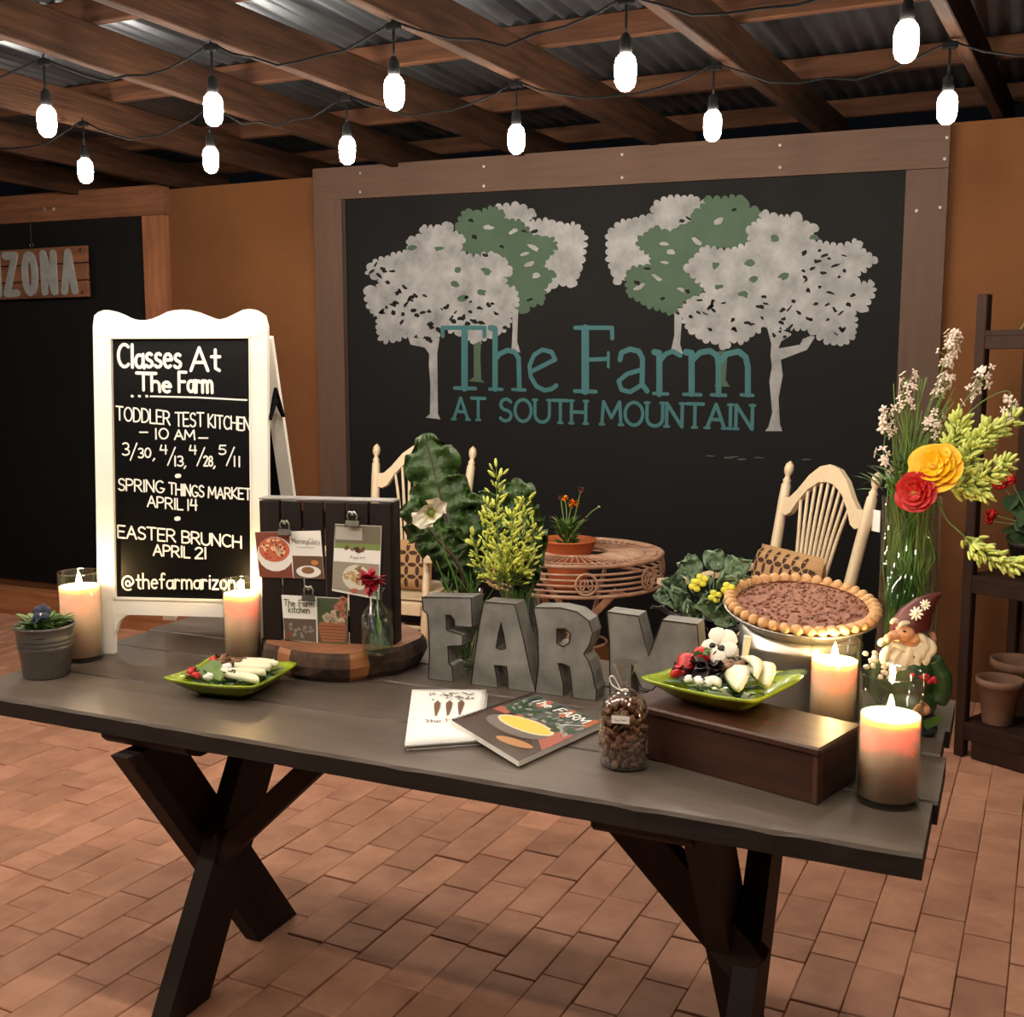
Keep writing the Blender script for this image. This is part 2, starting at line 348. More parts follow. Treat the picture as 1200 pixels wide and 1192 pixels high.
# ---------------------------------------------------------------- stroke font (cap height 1)
FONT={
'A':(.66,[[(0,0),(.33,1),(.66,0)],[(.12,.36),(.55,.36)]]),'B':(.56,[[(0,0),(0,1)],[(0,1)]+arc(.28,.75,.24,.25,90,-90,6)+[(0,.5)],[(0,.5)]+arc(.28,.25,.28,.25,90,-90,6)+[(0,0)]]),
'C':(.62,[arc(.36,.5,.36,.5,50,310,10)]),'D':(.62,[[(0,0),(0,1)],[(0,1)]+arc(.2,.5,.42,.5,90,-90,8)+[(0,0)]]),
'E':(.5,[[(.5,1),(0,1),(0,0),(.5,0)],[(0,.52),(.42,.52)]]),'F':(.5,[[(.52,1),(0,1),(0,0)],[(0,.52),(.42,.52)]]),
'G':(.66,[arc(.36,.5,.36,.5,50,340,10)+[(.4,.4)]]),'H':(.6,[[(0,0),(0,1)],[(.6,0),(.6,1)],[(0,.5),(.6,.5)]]),
'I':(.1,[[(.05,0),(.05,1)]]),'K':(.55,[[(0,0),(0,1)],[(.52,1),(0,.45),(.56,0)]]),'L':(.46,[[(0,1),(0,0),(.46,0)]]),
'M':(.78,[[(0,0),(.06,1),(.39,.3),(.72,1),(.78,0)]]),'N':(.62,[[(0,0),(0,1),(.6,0),(.6,1)]]),'O':(.72,[arc(.36,.5,.36,.5,90,450,14)]),
'P':(.54,[[(0,0),(0,1)]+arc(.26,.74,.27,.26,90,-90,6)+[(0,.48)]]),'R':(.58,[[(0,0),(0,1)]+arc(.26,.74,.27,.26,90,-90,6)+[(0,.48),(.25,.48),(.58,0)]]),
'S':(.5,[arc(.27,.75,.24,.25,30,270,8)+arc(.24,.25,.26,.25,90,-150,8)]),'T':(.62,[[(0,1),(.62,1)],[(.31,1),(.31,0)]]),
'U':(.62,[[(0,1),(0,.35)]+arc(.31,.33,.31,.33,180,360,8)+[(.62,1)]]),'Y':(.6,[[(0,1),(.3,.5),(.6,1)],[(.3,.5),(.3,0)]]),'Z':(.6,[[(0,1),(.6,1),(0,0),(.6,0)]]),
'0':(.56,[arc(.28,.5,.28,.5,90,450,12)]),'1':(.12,[[(.06,1),(.06,0)]]),'2':(.5,[arc(.25,.75,.24,.25,160,-20,6)+[(0,0),(.5,0)]]),
'3':(.5,[arc(.22,.75,.24,.25,140,-90,7)+arc(.22,.25,.28,.25,90,-140,7)]),'4':(.52,[[(.1,1),(0,.45),(.52,.45)],[(.42,1),(.42,0)]]),
'5':(.5,[[(.48,1),(.08,1),(.04,.58)]+arc(.22,.3,.28,.3,100,-140,8)]),'8':(.5,[arc(.25,.74,.2,.24,270,630,10),arc(.25,.26,.25,.26,90,450,10)]),
'/':(.5,[[(0,-.25),(.5,1.1)]]),',':(.1,[[(.08,.05),(0,-.2)]]),'-':(.4,[[(0,.5),(.4,.5)]]),' ':(.35,[]),'.':(.1,[[(.04,0),(.06,.02)]]),'&':(.5,[arc(.25,.74,.18,.24,270,630,8)]),
'a':(.46,[arc(.22,.3,.22,.28,60,380,10),[(.44,.6),(.44,.1),(.5,0)]]),'c':(.42,[arc(.24,.3,.24,.3,50,310,8)]),'d':(.46,[arc(.22,.3,.22,.28,60,380,10),[(.44,1),(.44,0)]]),
'e':(.46,[[(.03,.32),(.44,.34)]+arc(.23,.3,.22,.3,10,310,9)]),'f':(.36,[arc(.26,.85,.12,.15,30,180,4)+[(.14,0)],[(0,.58),(.32,.58)]]),
'h':(.44,[[(0,1),(0,0)],[(0,.4)]+arc(.21,.38,.2,.22,160,0,5)+[(.42,0)]]),'i':(.1,[[(.05,.6),(.05,0)],[(.05,.82),(.06,.84)]]),
'j':(.2,[[(.12,.6),(.12,-.1),(0,-.25)]]),'k':(.42,[[(0,1),(0,0)],[(.38,.6),(0,.25),(.4,0)]]),'l':(.1,[[(.05,1),(.05,0)]]),
'm':(.72,[[(0,.6),(0,0)],[(0,.4)]+arc(.18,.38,.16,.22,160,0,5)+[(.35,0)],[(.35,.4)]+arc(.52,.38,.17,.22,160,0,5)+[(.7,0)]]),
'n':(.44,[[(0,.6),(0,0)],[(0,.4)]+arc(.21,.38,.2,.22,160,0,5)+[(.42,0)]]),'o':(.46,[arc(.23,.3,.23,.3,90,450,10)]),'p':(.46,[[(0,.6),(0,-.3)],arc(.22,.3,.22,.28,150,510,10)]),
'r':(.32,[[(0,.6),(0,0)],[(0,.38)]+arc(.17,.38,.16,.2,160,40,4)]),'s':(.38,[arc(.2,.45,.16,.15,40,270,6)+arc(.17,.15,.19,.15,90,-150,6)]),
't':(.34,[[(.15,.9),(.15,.1),(.3,0)],[(0,.6),(.32,.6)]]),'v':(.4,[[(0,.6),(.2,0),(.4,.6)]]),'y':(.4,[[(0,.6),(.2,.05)],[(.4,.6),(.1,-.3)]]),'u':(.42,[[(0,.6),(0,.2)]+arc(.2,.18,.2,.18,180,340,4),[(.42,.6),(.42,0)]]),
'z':(.4,[[(0,.6),(.38,.6),(0,0),(.4,0)]]),'@':(.95,[arc(.47,.32,.17,.2,60,400,9)+[(.66,.15),(.82,.3)]+arc(.47,.35,.45,.52,10,300,14)]),
'q':(.46,[arc(.22,.3,.22,.28,60,380,10),[(.44,.6),(.44,-.3)]]),'g':(.46,[arc(.22,.3,.22,.28,60,380,10),[(.44,.6),(.44,-.15),(.2,-.3),(0,-.2)]])}
def write(mb,txt,x0,y0,x1,h,wd,M,drop=0,zz=0,serif=0,jit=0,gap=.16):
    tot=sum(FONT[c][0]+gap for c in txt)-gap; sx=(x1-x0)/tot; x=0
    for c in txt:
        cw,st=FONT[c]; dy=R.uniform(-1,1)*jit*h
        for s_ in st:
            mp=lambda p:(x0+(x+p[0])*sx,y0+p[1]*h+dy+drop*(x+p[0])/tot)
            mb.stroke([mp(p) for p in s_],wd,zz+R.uniform(0,.00004),M)
            if serif:
                for e in (s_[0],s_[-1]):
                    if (abs(e[1])<.02 or abs(e[1]-1)<.02) and c not in 'OSCUTG' or (c in 'UT' and abs(e[1]-(1 if c=='U' else 0))<.02):
                        q=mp(e); mb.stroke([(q[0]-serif,q[1]),(q[0]+serif,q[1])],wd*.7,zz+.0001,M,False)
        x+=cw+gap
# ================================================================ SETTING
WY=5.46
fl=thing('floor',None,None,(0,0,0),kind='structure'); del fl['kind']; fl['kind']='structure'
b=MB(); b.box((-2.5,2.4,-.06),(12,9,.06)); obj('bedding_sand',b,M_mort,fl)
def brick_mesh(k):
    b=MB(); b.box((0,0,-.02),(.1185+k*.0005,.2385,.05),bev=.0025)
    return b
bm_=[]
for k in range(5):
    b=brick_mesh(k%3); me=bpy.data.meshes.new('brick'); me.from_pydata([tuple(v) for v in b.v],[],b.f); me.materials.append(M_brick); bm_.append(me)
cands=[]
ang=math.radians(-2.0); ca,sa=math.cos(ang),math.sin(ang)
for i in range(-70,26):
    off=R.uniform(-.1,.1) if R.random()<.5 else R.choice([0,.12])+R.uniform(-.02,.02)
    yy=-.6+off
    while yy<5.6:
        ln=.241+R.uniform(-.012,.012)
        if R.random()<.12: ln*=.5
        x=.1205*i; y=yy+ln/2; yy+=ln+.0015
        X=x*ca-(y-2.8)*sa; Y=x*sa+(y-2.8)*ca+2.8
        if X<-7.6 or X>1.9 or Y>5.56: continue
        px,py,fw=proj((X,Y,0)); vis=fw>.5 and -40<px<1240 and py<1235
        if vis:
            t=(EYE.z-.76)/EYE.z; hx,hy=X*t,Y*t
            if -2.36<hx<-.1 and 1.9<hy<2.78: vis=False
        cands.append((not vis,fw,X,Y,ln))
cands.sort(key=lambda q:(q[0],q[1]))
stuff=MB(); nb=0
for nv,fw,X,Y,ln in cands:
    tz=R.uniform(-.002,.0025); tx,ty,tr=R.uniform(-.006,.006),R.uniform(-.006,.006),R.uniform(-.008,.008)
    if not nv and nb<300:
        nb+=1; o=child('brick',bm_[nb%5],fl,(X,Y,tz-.005),(tx,ty,ang+tr),(1,ln/.241,1))
    else:
        stuff.box((0,0,-.02),(.1188,.2385*ln/.241,.05),Matrix.Translation((X,Y,tz-.005))@Matrix.Rotation(ang+tr,4,'Z')@Matrix.Rotation(tx,4,'X')@Matrix.Rotation(ty,4,'Y'),bev=.003)
obj('brick_field',stuff,M_brickI,fl,kind='stuff')
wb=thing('wall_back',None,None,(0,0,0)); wb['kind']='structure'
b=MB(); b.box((-2.9,WY+.1,1.32),(9.8,.2,2.65)); obj('plaster_face',b,M_plast,wb)
M_sill=mat('sill_pine',(.70,.45,.29),.7,var=1,col2=(.52,.31,.18),scale=3,stretch=(.9,9,9),bump=.35)
b=MB(); b.box((-5.6,4.99,.08),(3.4,.10,.165),bev=.006); obj('sill_timber',b,M_sill,wb)
b=MB(); b.box((-3.5,5.02,.075),(.7,.10,.15),bev=.006); obj('sill_timber',b,M_sill,wb)
# ceiling
ce=thing('ceiling',None,None,(0,0,2.65)); ce['kind']='structure'
RAFT=[(-5.55,-5.5),(-4.75,-4.74),(-3.96,-3.935),(-3.14,-3.16),(-2.53,-2.41),(-1.85,-1.69),(-1.08,-.91),(-.31,-.14),(.5,.62),(1.3,1.4)]  # x at y=3.2 and y=5.3
def raft_x(i,y): a,c=RAFT[i]; return a+(c-a)*(y-3.2)/2.1
for i,(a,c) in enumerate(RAFT):
    x0,x1=raft_x(i,-1.2),raft_x(i,5.95); L=math.hypot(x1-x0,7.15)
    b=MB(); b.box((0,0,.075+R.uniform(-.004,.004)),(.045,L,.15),bev=.004)
    o=obj('rafter',b,M_raft,ce,(.5*(x0+x1),2.375,0),(0,0,-math.atan2(x1-x0,7.15)))
for y in (-.6,.35,1.3,2.25,3.19,4.13,5.06,5.9):
    b=MB(); b.box((0,0,0),(8.6,.04,.09),bev=.003); obj('purlin',b,M_purl,ce,(-2.2,y+.02,.197),(0,0,R.uniform(-.006,.012)))
def sheet(x0,x1,y0,y1,z):
    b=MB(); b.smooth=True; n=int((x1-x0)/.0095)
    b.grid(lambda u,v:(x0+(x1-x0)*u,y0+(y1-y0)*v,z+.011*math.sin(2*pi*(x1-x0)*u/.076)),n,2); return b
xs=-6.5
k=0
while xs<1.9:
    obj('roof_sheet',sheet(xs,xs+.80,-1.1,2.5,.262+.003*(k%2)),M_tin,ce); obj('roof_sheet',sheet(xs,xs+.80,2.35,4.22,.254+.003*(k%2)),M_tin,ce); obj('roof_sheet',sheet(xs,xs+.80,4.1,6.1,.262+.003*(k%2)),M_tin,ce); xs+=.76; k+=1
# ================================================================ BLACKBOARDS ON THE WALL
def W(px,py,d=0): p=ony(px,py,WY-d); return (p.x,p.z)
WM=lambda d: plane_M((0,WY-d,0),(1,0,0),(0,0,1))   # local x->X, local y->Z, local z-> -Y (towards the viewer)
def bar(poly,d0,d1): b=MB(); b.prism(poly,d0,d1,WM(0)); return b
bd=thing('chalkboard','large black wall panel in grey-brown timber frame painted with trees and teal lettering','chalkboard',(0,0,0))
obj('board_panel',bar([(-3.6,.1),(-.45,.1),(-.45,2.46),(-3.6,2.52)],.002,.02),M_slate,bd)
obj('frame_board',bar([(-3.70,2.505),(-.317,2.445),(-.317,2.635),(-3.70,2.68)],.0,.05),M_beamH,bd)
obj('frame_board',bar([(-3.70,.05),(-3.515,.05),(-3.515,2.503),(-3.70,2.505)],.0,.045),M_beamV,bd)
obj('frame_board',bar([(-.497,.05),(-.317,.05),(-.317,2.443),(-.497,2.446)],.0,.045),M_beamV,bd)
obj('edge_strip',bar([(-3.515,.1),(-3.495,.1),(-3.495,2.50),(-3.515,2.50)],.02,.035),M_leg,bd)
for px,py in [(422,203),(422,225),(567,218),(567,195),(729,208),(729,181),(914,196),(914,170),(1110,161),(1107,186),(1074,247),(1102,243)]:
    b=MB(); x,z=W(px,py,.05); b.lathe([(0,.004),(.006,.003),(.008,0)],8,WM(.05)@Matrix.Translation((x,z,0))); obj('screw_head',b,M_galv,bd)
L_=lambda P:[(400+x/3,200+y/3) for x,y in P]; R_=lambda P:[(700+x/3,200+y/3) for x,y in P]
def scallop(P,amp=2.6,step=8.5,sd=1):
    rr=random.Random(sd); out=[]; n=len(P)
    ar=sum(P[i][0]*P[(i+1)%n][1]-P[(i+1)%n][0]*P[i][1] for i in range(n)); sg=1 if ar>0 else -1
    for i in range(n):
        a=Vector(P[i]); c=Vector(P[(i+1)%n]); d=c-a; m=max(1,round(d.length/step)); q=Vector((d.y,-d.x)).normalized()*sg
        for k in range(m):
            A=amp*rr.uniform(.5,1.8); s0=a+d*(k/m); s1=d/m
            out+= [s0-q*A*.5, s0+s1*.18+q*A*.55, s0+s1*.5+q*A*.95, s0+s1*.8+q*A*.5]
    return [tuple(p) for p in out]
def paint(name,m,polys,d,sc_=True,sd=3,amp=2.6):
    b=MB()
    for i,P in enumerate(polys):
        if sc_:
            P0=P; best=None
            for tr in range(14):
                Q=scallop(P0,amp*(1-.05*tr),sd=sd+i+tr*7); V3=[Vector((*p,0)) for p in Q]
                ar=abs(sum(Q[k][0]*Q[(k+1)%len(Q)][1]-Q[(k+1)%len(Q)][0]*Q[k][1] for k in range(len(Q))))/2
                ta=sum(abs((V3[b_]-V3[a_]).cross(V3[c_]-V3[a_]).z)/2 for a_,b_,c_ in tessellate_polygon([V3])); er=abs(ta-ar)/ar
                if best is None or er<best[0]: best=(er,Q)
                if er<.004: break
            P=best[1]
        P=[W(*p) for p in P]
        b.flatpoly(P,0,WM(d))
        if len(polys)<7: obj(name,b,m,bd); b=MB(); d+=.00003
    if len(polys)>6: obj(name,b,m,bd,kind='stuff')
Lg_back=L_([(545,125),(600,122),(635,120),(690,150),(665,180),(735,175),(790,190),(830,190),(862,225),(858,300),(845,360),(820,412),(770,400),(720,435),(650,470),(600,400),(560,300),(540,200)])
Lgreen=L_([(405,200),(440,140),(500,145),(540,128),(580,150),(575,170),(640,180),(680,230),(740,235),(765,265),(740,300),(710,340),(760,360),(720,420),(720,460),(670,480),(650,505),(620,490),(610,460),(550,430),(550,405),(600,370),(575,320),(540,290),(500,305),(420,280),(435,235)])
Lfront=L_([(95,350),(115,322),(200,292),(240,285),(240,240),(290,225),(290,195),(330,205),(385,180),(400,215),(440,235),(425,285),(470,305),(545,290),(575,310),(610,355),(580,375),(580,400),(620,420),(630,465),(605,500),(600,540),(570,570),(520,590),(480,610),(455,600),(400,570),(360,545),(340,590),(300,585),(240,575),(200,600),(150,600),(130,560),(135,520),(105,490),(90,440),(98,405),(130,412),(135,385),(103,368)])
Rback=R_([(40,220),(85,182),(125,172),(200,155),(200,120),(250,95),(345,92),(390,120),(340,180),(260,215),(320,260),(200,330),(150,335),(110,370),(75,405),(50,350),(40,300)])
Rgreen=R_([(145,245),(200,200),(260,215),(340,180),(340,145),(385,120),(380,95),(440,100),(490,92),(525,98),(540,130),(575,140),(570,185),(530,215),(540,250),(500,275),(400,270),(370,300),(320,345),(350,375),(385,400),(370,430),(330,450),(290,480),(265,508),(225,490),(175,475),(110,435),(105,370),(120,345),(190,330),(200,310),(150,270)])
Rfront=R_([(305,345),(380,268),(450,282),(520,265),(545,250),(525,205),(580,170),(580,145),(640,160),(680,165),(710,145),(725,180),(780,195),(750,245),(820,260),(870,265),(920,245),(930,275),(990,315),(950,345),(910,370),(930,400),(972,390),(975,430),(940,500),(910,490),(910,580),(870,612),(820,610),(770,580),(740,560),(600,550),(560,570),(520,605),(470,600),(455,630),(430,610),(370,595),(320,560),(305,520),(290,500),(330,450),(390,430),(350,380)])
paint('painted_canopy',M_greyp,[Lg_back,Rback],.0205,sd=11)
paint('painted_canopy',M_greenp,[Lgreen,Rgreen],.0210,sd=21,amp=2.2)
paint('painted_canopy',M_greyp,[Lfront,Rfront],.0215,sd=31)
blot=[];rr=random.Random(5)
def blob(cx,cy,a,bb,th,rr=rr):
    return [(cx+(a*math.cos(t)*math.cos(th)-bb*math.sin(t)*math.sin(th))*q,cy+(a*math.cos(t)*math.sin(th)+bb*math.sin(t)*math.cos(th))*q) for t,q in [(2*pi*k/9,rr.uniform(.6,1.25)) for k in range(9)]]
for f,pts in ((L_,[(155,350),(188,355),(235,470),(270,508),(315,495),(375,482),(430,520),(525,475),(320,540),(205,430),(310,590),(290,500),(400,530),(450,540),(350,560),(190,500),(60+90,500)]),
              (R_,[(405,475),(480,525),(530,535),(575,480),(655,490),(710,500),(770,470),(650,535),(730,290),(775,320),(800,300),(840,335),(820,430),(860,500),(860,560),(900,440),(690,570),(360,500),(590,445)])):
    for x,y in pts: c=f([(x,y)])[0]; blot.append(blob(c[0],c[1],rr.uniform(3,5.5),rr.uniform(1.6,3),rr.uniform(-.8,.8)))
for f,(x0_,x1_,y0_,y1_) in ((L_,(110,590,440,575)),(R_,(330,900,455,590)),(R_,(720,940,280,440)),(L_,(110,230,330,440))):
    for _ in range(int((x1_-x0_)/17)):
        c=f([(rr.uniform(x0_,x1_),rr.uniform(y0_,y1_))])[0]; blot.append(blob(c[0],c[1],rr.uniform(2.2,5),rr.uniform(1.2,2.8),rr.uniform(-1,1)))
paint('painted_gap',M_slate,blot,.0220,False)
gp=[]
for f,pts in ((L_,[(255,272),(350,275),(415,350),(408,400),(435,450),(500,430),(515,355)]),(R_,[(625,240),(540,325),(420,335),(550,385),(430,410),(515,435),(660,370),(765,235)])):
    for x,y in pts: c=f([(x,y)])[0]; gp.append(blob(c[0],c[1],rr.uniform(5,8),rr.uniform(3,4.5),rr.uniform(-.5,.5)))
paint('painted_leaf_patch',M_greenp,gp,.0220,False)
wp=[]
for f,pts in ((L_,[(520,200),(610,215),(665,330),(690,370),(680,270),(650,295),(565,320),(735,335)]),(R_,[(430,180),(355,250),(240,325),(215,378),(265,288),(240,258),(150,410),(300,420)])):
    for x,y in pts: c=f([(x,y)])[0]; wp.append(blob(c[0],c[1],rr.uniform(5,8),rr.uniform(2,4),rr.uniform(-.6,.6)))
paint('painted_leaf_patch',M_greyp,wp,.0220,False)
dk=[]
for f,pts in ((L_,[(570,268),(512,298),(463,177),(475,235),(650,215),(685,215),(668,455)]),(R_,[(180,345),(325,170),(320,425),(235,450),(300,178),(485,140),(145,395)])):
    for x,y in pts: c=f([(x,y)])[0]; dk.append(blob(c[0],c[1],rr.uniform(3,5),rr.uniform(1.5,2.5),rr.uniform(-.6,.6)))
paint('painted_gap',M_slate,dk,.0224,False)
paint('painted_trunk',M_greyp,[L_([(238,575),(250,612),(300,622),(316,645),(314,685),(320,750),(318,855),(303,868),(355,874),(346,855),(344,640),(352,590),(338,585),(322,608),(300,592),(262,588),(262,575)]),
   L_([(606,480),(628,490),(624,600),(635,640),(604,630),(608,560)]),
   R_([(598,545),(615,610),(612,650),(617,690),(608,740),(618,850),(605,900),(593,915),(653,915),(645,890),(640,800),(655,720),(648,665),(740,630),(768,585),(735,575),(715,612),(662,622),(640,625),(650,600),(690,575),(650,560)]),
   R_([(275,500),(302,515),(295,610),(305,645),(263,635),(275,580)])],.0218,False)
paint('painted_trunk',M_greenp,[L_([(472,610),(497,600),(495,660),(498,735),(512,745),(453,740),(472,725)]),R_([(428,635),(462,635),(455,735),(470,760),(413,758),(432,735)])],.0219,False)
b=MB()
def S(pts,wd,f=L_):
    P=[W(*p) for p in f(pts)]; b.stroke(P,wd,R.uniform(0,.0002),WM(.0232))
g=.0053/3*1.02   # metres per crop pixel (approx)
u=.0016
S([(364,582),(362,553),(510,553),(510,582)],15*u);S([(440,555),(440,765)],25*u);S([(405,764),(478,766)],13*u)
S([(530,553),(547,556),(547,768)],20*u);S([(547,668),(562,645),(590,632),(615,637),(630,660),(632,768)],17*u);S([(527,768),(572,769)],11*u);S([(608,769),(652,771)],11*u)
S([(673,707),(758,664),(745,638),(712,630),(684,648),(668,685),(672,725),(692,758),(720,772),(745,768),(762,755)],15*u)
S([(828,553),(957,553),(958,590)],14*u);S([(863,555),(863,775)],26*u);S([(870,665),(940,662)],13*u);S([(944,640),(944,690)],10*u);S([(826,775),(900,777)],13*u)
S([(985,665),(990,640),(1020,628),(1050,635),(1064,660),(1062,750),(1080,775)],17*u);S([(1060,700),(1010,715),(980,740),(990,770),(1020,778),(1058,755)],15*u)
S([(205,638),(223,642),(223,785)],20*u,R_);S([(225,670),(245,645),(270,635),(296,650)],15*u,R_);S([(202,783),(252,785)],11*u,R_)
S([(315,638),(336,642),(336,785)],20*u,R_);S([(338,668),(365,640),(400,634),(425,650),(430,680),(430,787)],18*u,R_);S([(432,675),(460,645),(500,636),(525,655),(533,690),(533,787)],18*u,R_)
S([(308,786),(368,788)],11*u,R_);S([(405,788),(455,790)],11*u,R_);S([(510,788),(550,790)],11*u,R_)
x0,z0=W(534,491);x1,_=W(883,504);x2,z2=W(883,503)
write(b,'AT SOUTH MOUNTAIN',x0,z0,x1,.118,.018,WM(.0232),drop=z2-z0,serif=.018)
obj('painted_lettering',b,M_teal,bd)
b=MB()
for px,py in [(833,534),(855,536),(870,538),(890,536),(862,535),(945,538)]:
    b.flatpoly([W(*p) for p in blob(px,py,6,1.0,0)],0,WM(.0232))
obj('chalk_smudge',b,mat('faint_chalk',(.25,.245,.24),.9),bd,kind='stuff')
# left board
lb=thing('chalkboard','plain black wall panel in orange pine frame at left, behind the hanging plank sign','chalkboard',(0,0,0))
obj('board_panel',bar([(-7.6,.1),(-4.96,.1),(-4.96,2.50),(-7.6,2.52)],.002,.02),M_slate,lb)
obj('frame_board',bar([(-7.7,2.52),(-4.787,2.490),(-4.787,2.67),(-7.7,2.69)],.0,.05),M_beamH2,lb)
obj('frame_board',bar([(-4.973,.05),(-4.80,.05),(-4.80,2.488),(-4.973,2.49)],.0,.045),M_beamV2,lb)
for px,py in [(52,245),(63,245)]:
    b=MB(); x,z=W(px,py,.05); b.lathe([(0,.006),(.010,.004),(.012,0)],8,WM(.05)@Matrix.Translation((x,z,0))); obj('screw_head',b,M_galv,lb)
# hanging sign
d=.09; xr,zt=W(105,287,d); xr2,zb=W(112,348,d)
sg=thing('hanging_sign','pine plank sign with pale metal ARIZONA letters hung on the left blackboard','sign',(xr-.85,WY-d,zb))
hh=(zt-zb)/3
for k in range(3):
    b=MB(); b.box((-.0,.0,hh*(k+.5)),(1.66,.022,hh-.006),bev=.003); o=obj('plank',b,M_beamH2,sg)
def thicken(b,dv):
    n=len(b.v); o=MB(); o.v=[v.copy() for v in b.v]+[v+Vector(dv) for v in b.v]
    for f in b.f:
        o.f.append(list(f)[::1]); o.f.append([i+n for i in f])
        for i in range(len(f)): a,c=f[i],f[(i+1)%len(f)]; o.f.append([a,c,c+n,a+n])
    o.m=[0]*len(o.f); o.sm=[False]*len(o.f); return o
xx=.75
for c in 'ANOZIRA':
    wc=.035 if c=='I' else .135; b=MB(); write(b,c,xx-wc+.022,.040,xx-.022,zt-zb-.082,.05,plane_M((0,-.013,0),(1,0,0),(0,0,1))); xx-=wc+.035
    obj('raised_letter',thicken(b,(0,-.012,0)),M_signm,sg)
for xx in (-.5,.35):
    b=MB(); b.tube([(xx+.014*math.cos(t),0,zt-zb+.018+.014*math.sin(t)) for t in [2*pi*k/12 for k in range(13)]],.003); b.tube([(xx,0,zt-zb+.03),(xx-.03,.03,zt-zb+.22)],.0022,5)
    obj('eye_hook',b,M_wire,sg)
for xx in(-.8,.78):
    for zz in(.03,zt-zb-.03): b=MB(); b.lathe([(0,.004),(.008,.003),(.01,0)],8,plane_M((xx,-.012,zz),(1,0,0),(0,0,1))); obj('nail_head',b,M_leg,sg)
# ================================================================ STRING LIGHTS
bulb_me=None
def pendant(x,y,z,label,group=None,proto=[None]):
    if proto[0] is None:
        t=thing('pendant_bulb',label,'light bulb',(x,y,z),0,group)
        b=MB(); b.smooth=True; b.lathe([(0,-.056),(.013,-.054),(.025,-.044),(.031,-.028),(.0325,-.005),(.0325,.018),(.029,.036),(.020,.048),(.012,.054)],14); obj('bulb',b,M_bulb,t)
        b=MB(); b.smooth=True; b.lathe([(.0125,.048),(.018,.052),(.019,.06),(.017,.095),(.010,.105),(.006,.11)],12); b.tube([(0,0,.105),(0,0,.21)],.0045,6); obj('socket',b,M_sock,t)
        b=MB(); b.box((0,0,.20),(.05,.02,.022),bev=.004); b.tube([(-.004,0,.205),(-.004,0,.225),(.004,.0,.228)],.003,5); obj('clip',b,M_sock,t)
        proto[0]=t; return t
    c=copytree(proto[0]); c.location=(x,y,z); c['label']=label; c['_o']=(x,y,z)
    if 'group' in c and not group: del c['group']
    if group: c['group']=group
    return c
ROW1=[(55,142,'lit bulb at far left of the front row, in front of the leftmost thick rafter'),(250,128,'lit bulb second from left in the front row, above the sandwich sign'),(462,108,'lit bulb in the front row over the left painted tree'),(733,84,'big lit bulb in the front row hanging above centre of the painted trees'),(1062,48,'largest brightest bulb, top right in the front row')]
ROW2=[(100,200,'lowest lit bulb of the back row at far left, touching the pine frame top'),(247,187,'back row bulb hanging directly beneath another lit bulb, over the ochre wall'),(407,176,'small back row bulb just above left corner of the big board frame'),(605,163,'back row bulb over the left painted tree crown'),(835,147,'back row bulb over the right painted tree'),(1110,126,'back row bulb above the right upper corner of the board frame')]
def cable(name,label,pts):
    P=[]
    for a,c in zip(pts,pts[1:]):
        a=Vector(a);c=Vector(c); n=8
        for k in range(n): t=k/n; P.append(a.lerp(c,t)-Vector((0,0,.11*4*t*(1-t)*R.uniform(.75,1))))
    P.append(Vector(pts[-1])); b=MB(); b.smooth=True; b.tube(P,.0042,5)
    org=P[0]; obj(name,b,M_sock,None,tuple(org),world=True,label=label,cat='cable')
p1=[];p2=[]
for L,p,y0 in((ROW1,p1,0),(ROW2,p2,0)):
    for px,py,lb_ in L: q=onz(px,py,2.43); p.append((q.x,q.y,2.43)); pendant(*p[-1],lb_)
e=lambda q:(q[0],q[1],2.6455)
cable('light_cable','black festoon cable of the front row of bulbs, sagging under the rafters',[(-4.7,2.95,2.6455)]+[e(q) for q in p1]+[(.5,3.3,2.6455)])
cable('light_cable','black festoon cable of the back row of bulbs, nearest the wall',[(-4.7,3.8,2.6455)]+[e(q) for q in p2]+[(.55,4.2,2.6455)])
for k,yy in enumerate((1.7,.7)):
    q3=[(raft_x(i,yy),yy,2.43) for i in range(1,9)]
    for q in q3: pendant(*q,'lit bulb of the rows strung over the near side, above the frame','bulbs over the near side')
    cable('light_cable','black festoon cable strung over the near side of the table, row %s'%('nearest the table','furthest forward')[k],[e(q) for q in q3])
# ================================================================ FARM TABLE
T=.76
tb=thing('farm_table','long grey-brown painted plank table with crossed dark trestle legs, carrying the display','table',(-1.2,2.33,0))
def tpart(name,b,m): return obj(name,b,m,tb,world=True)
def plank_top(x0,x1,y0,y1,sd):
    b=MB(); rr=random.Random(sd); n=46; sec=[]
    for i in range(n+1):
        x=x0+(x1-x0)*i/n; e0=rr.uniform(-.0025,.0025) if 0<i<n else 0; c=.004
        sec.append([(x,y0+c+e0,T),(x,y0+e0,T-.006-abs(e0)),(x,y0+e0*.5,T-.044),(x,y1,T-.044),(x,y1,T-.003),(x,y1-.003,T)])
    V=[p for s_ in sec for p in s_]; Fs=[]; Fe=[]
    for i in range(n):
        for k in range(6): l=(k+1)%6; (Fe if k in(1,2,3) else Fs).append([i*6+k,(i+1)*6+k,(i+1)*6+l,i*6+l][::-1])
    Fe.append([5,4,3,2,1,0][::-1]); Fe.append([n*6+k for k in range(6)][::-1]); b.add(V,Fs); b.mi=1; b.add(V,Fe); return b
for k,(x0,x1,y0,y1) in enumerate([(-2.372,-.097,1.857,2.1005),(-2.362,-.088,2.1065,2.372),(-2.37,-.10,2.378,2.555),(-2.39,-.09,2.561,2.80)]):
    tpart('plank',plank_top(x0,x1,y0,y1,k),[M_tab,M_edge])
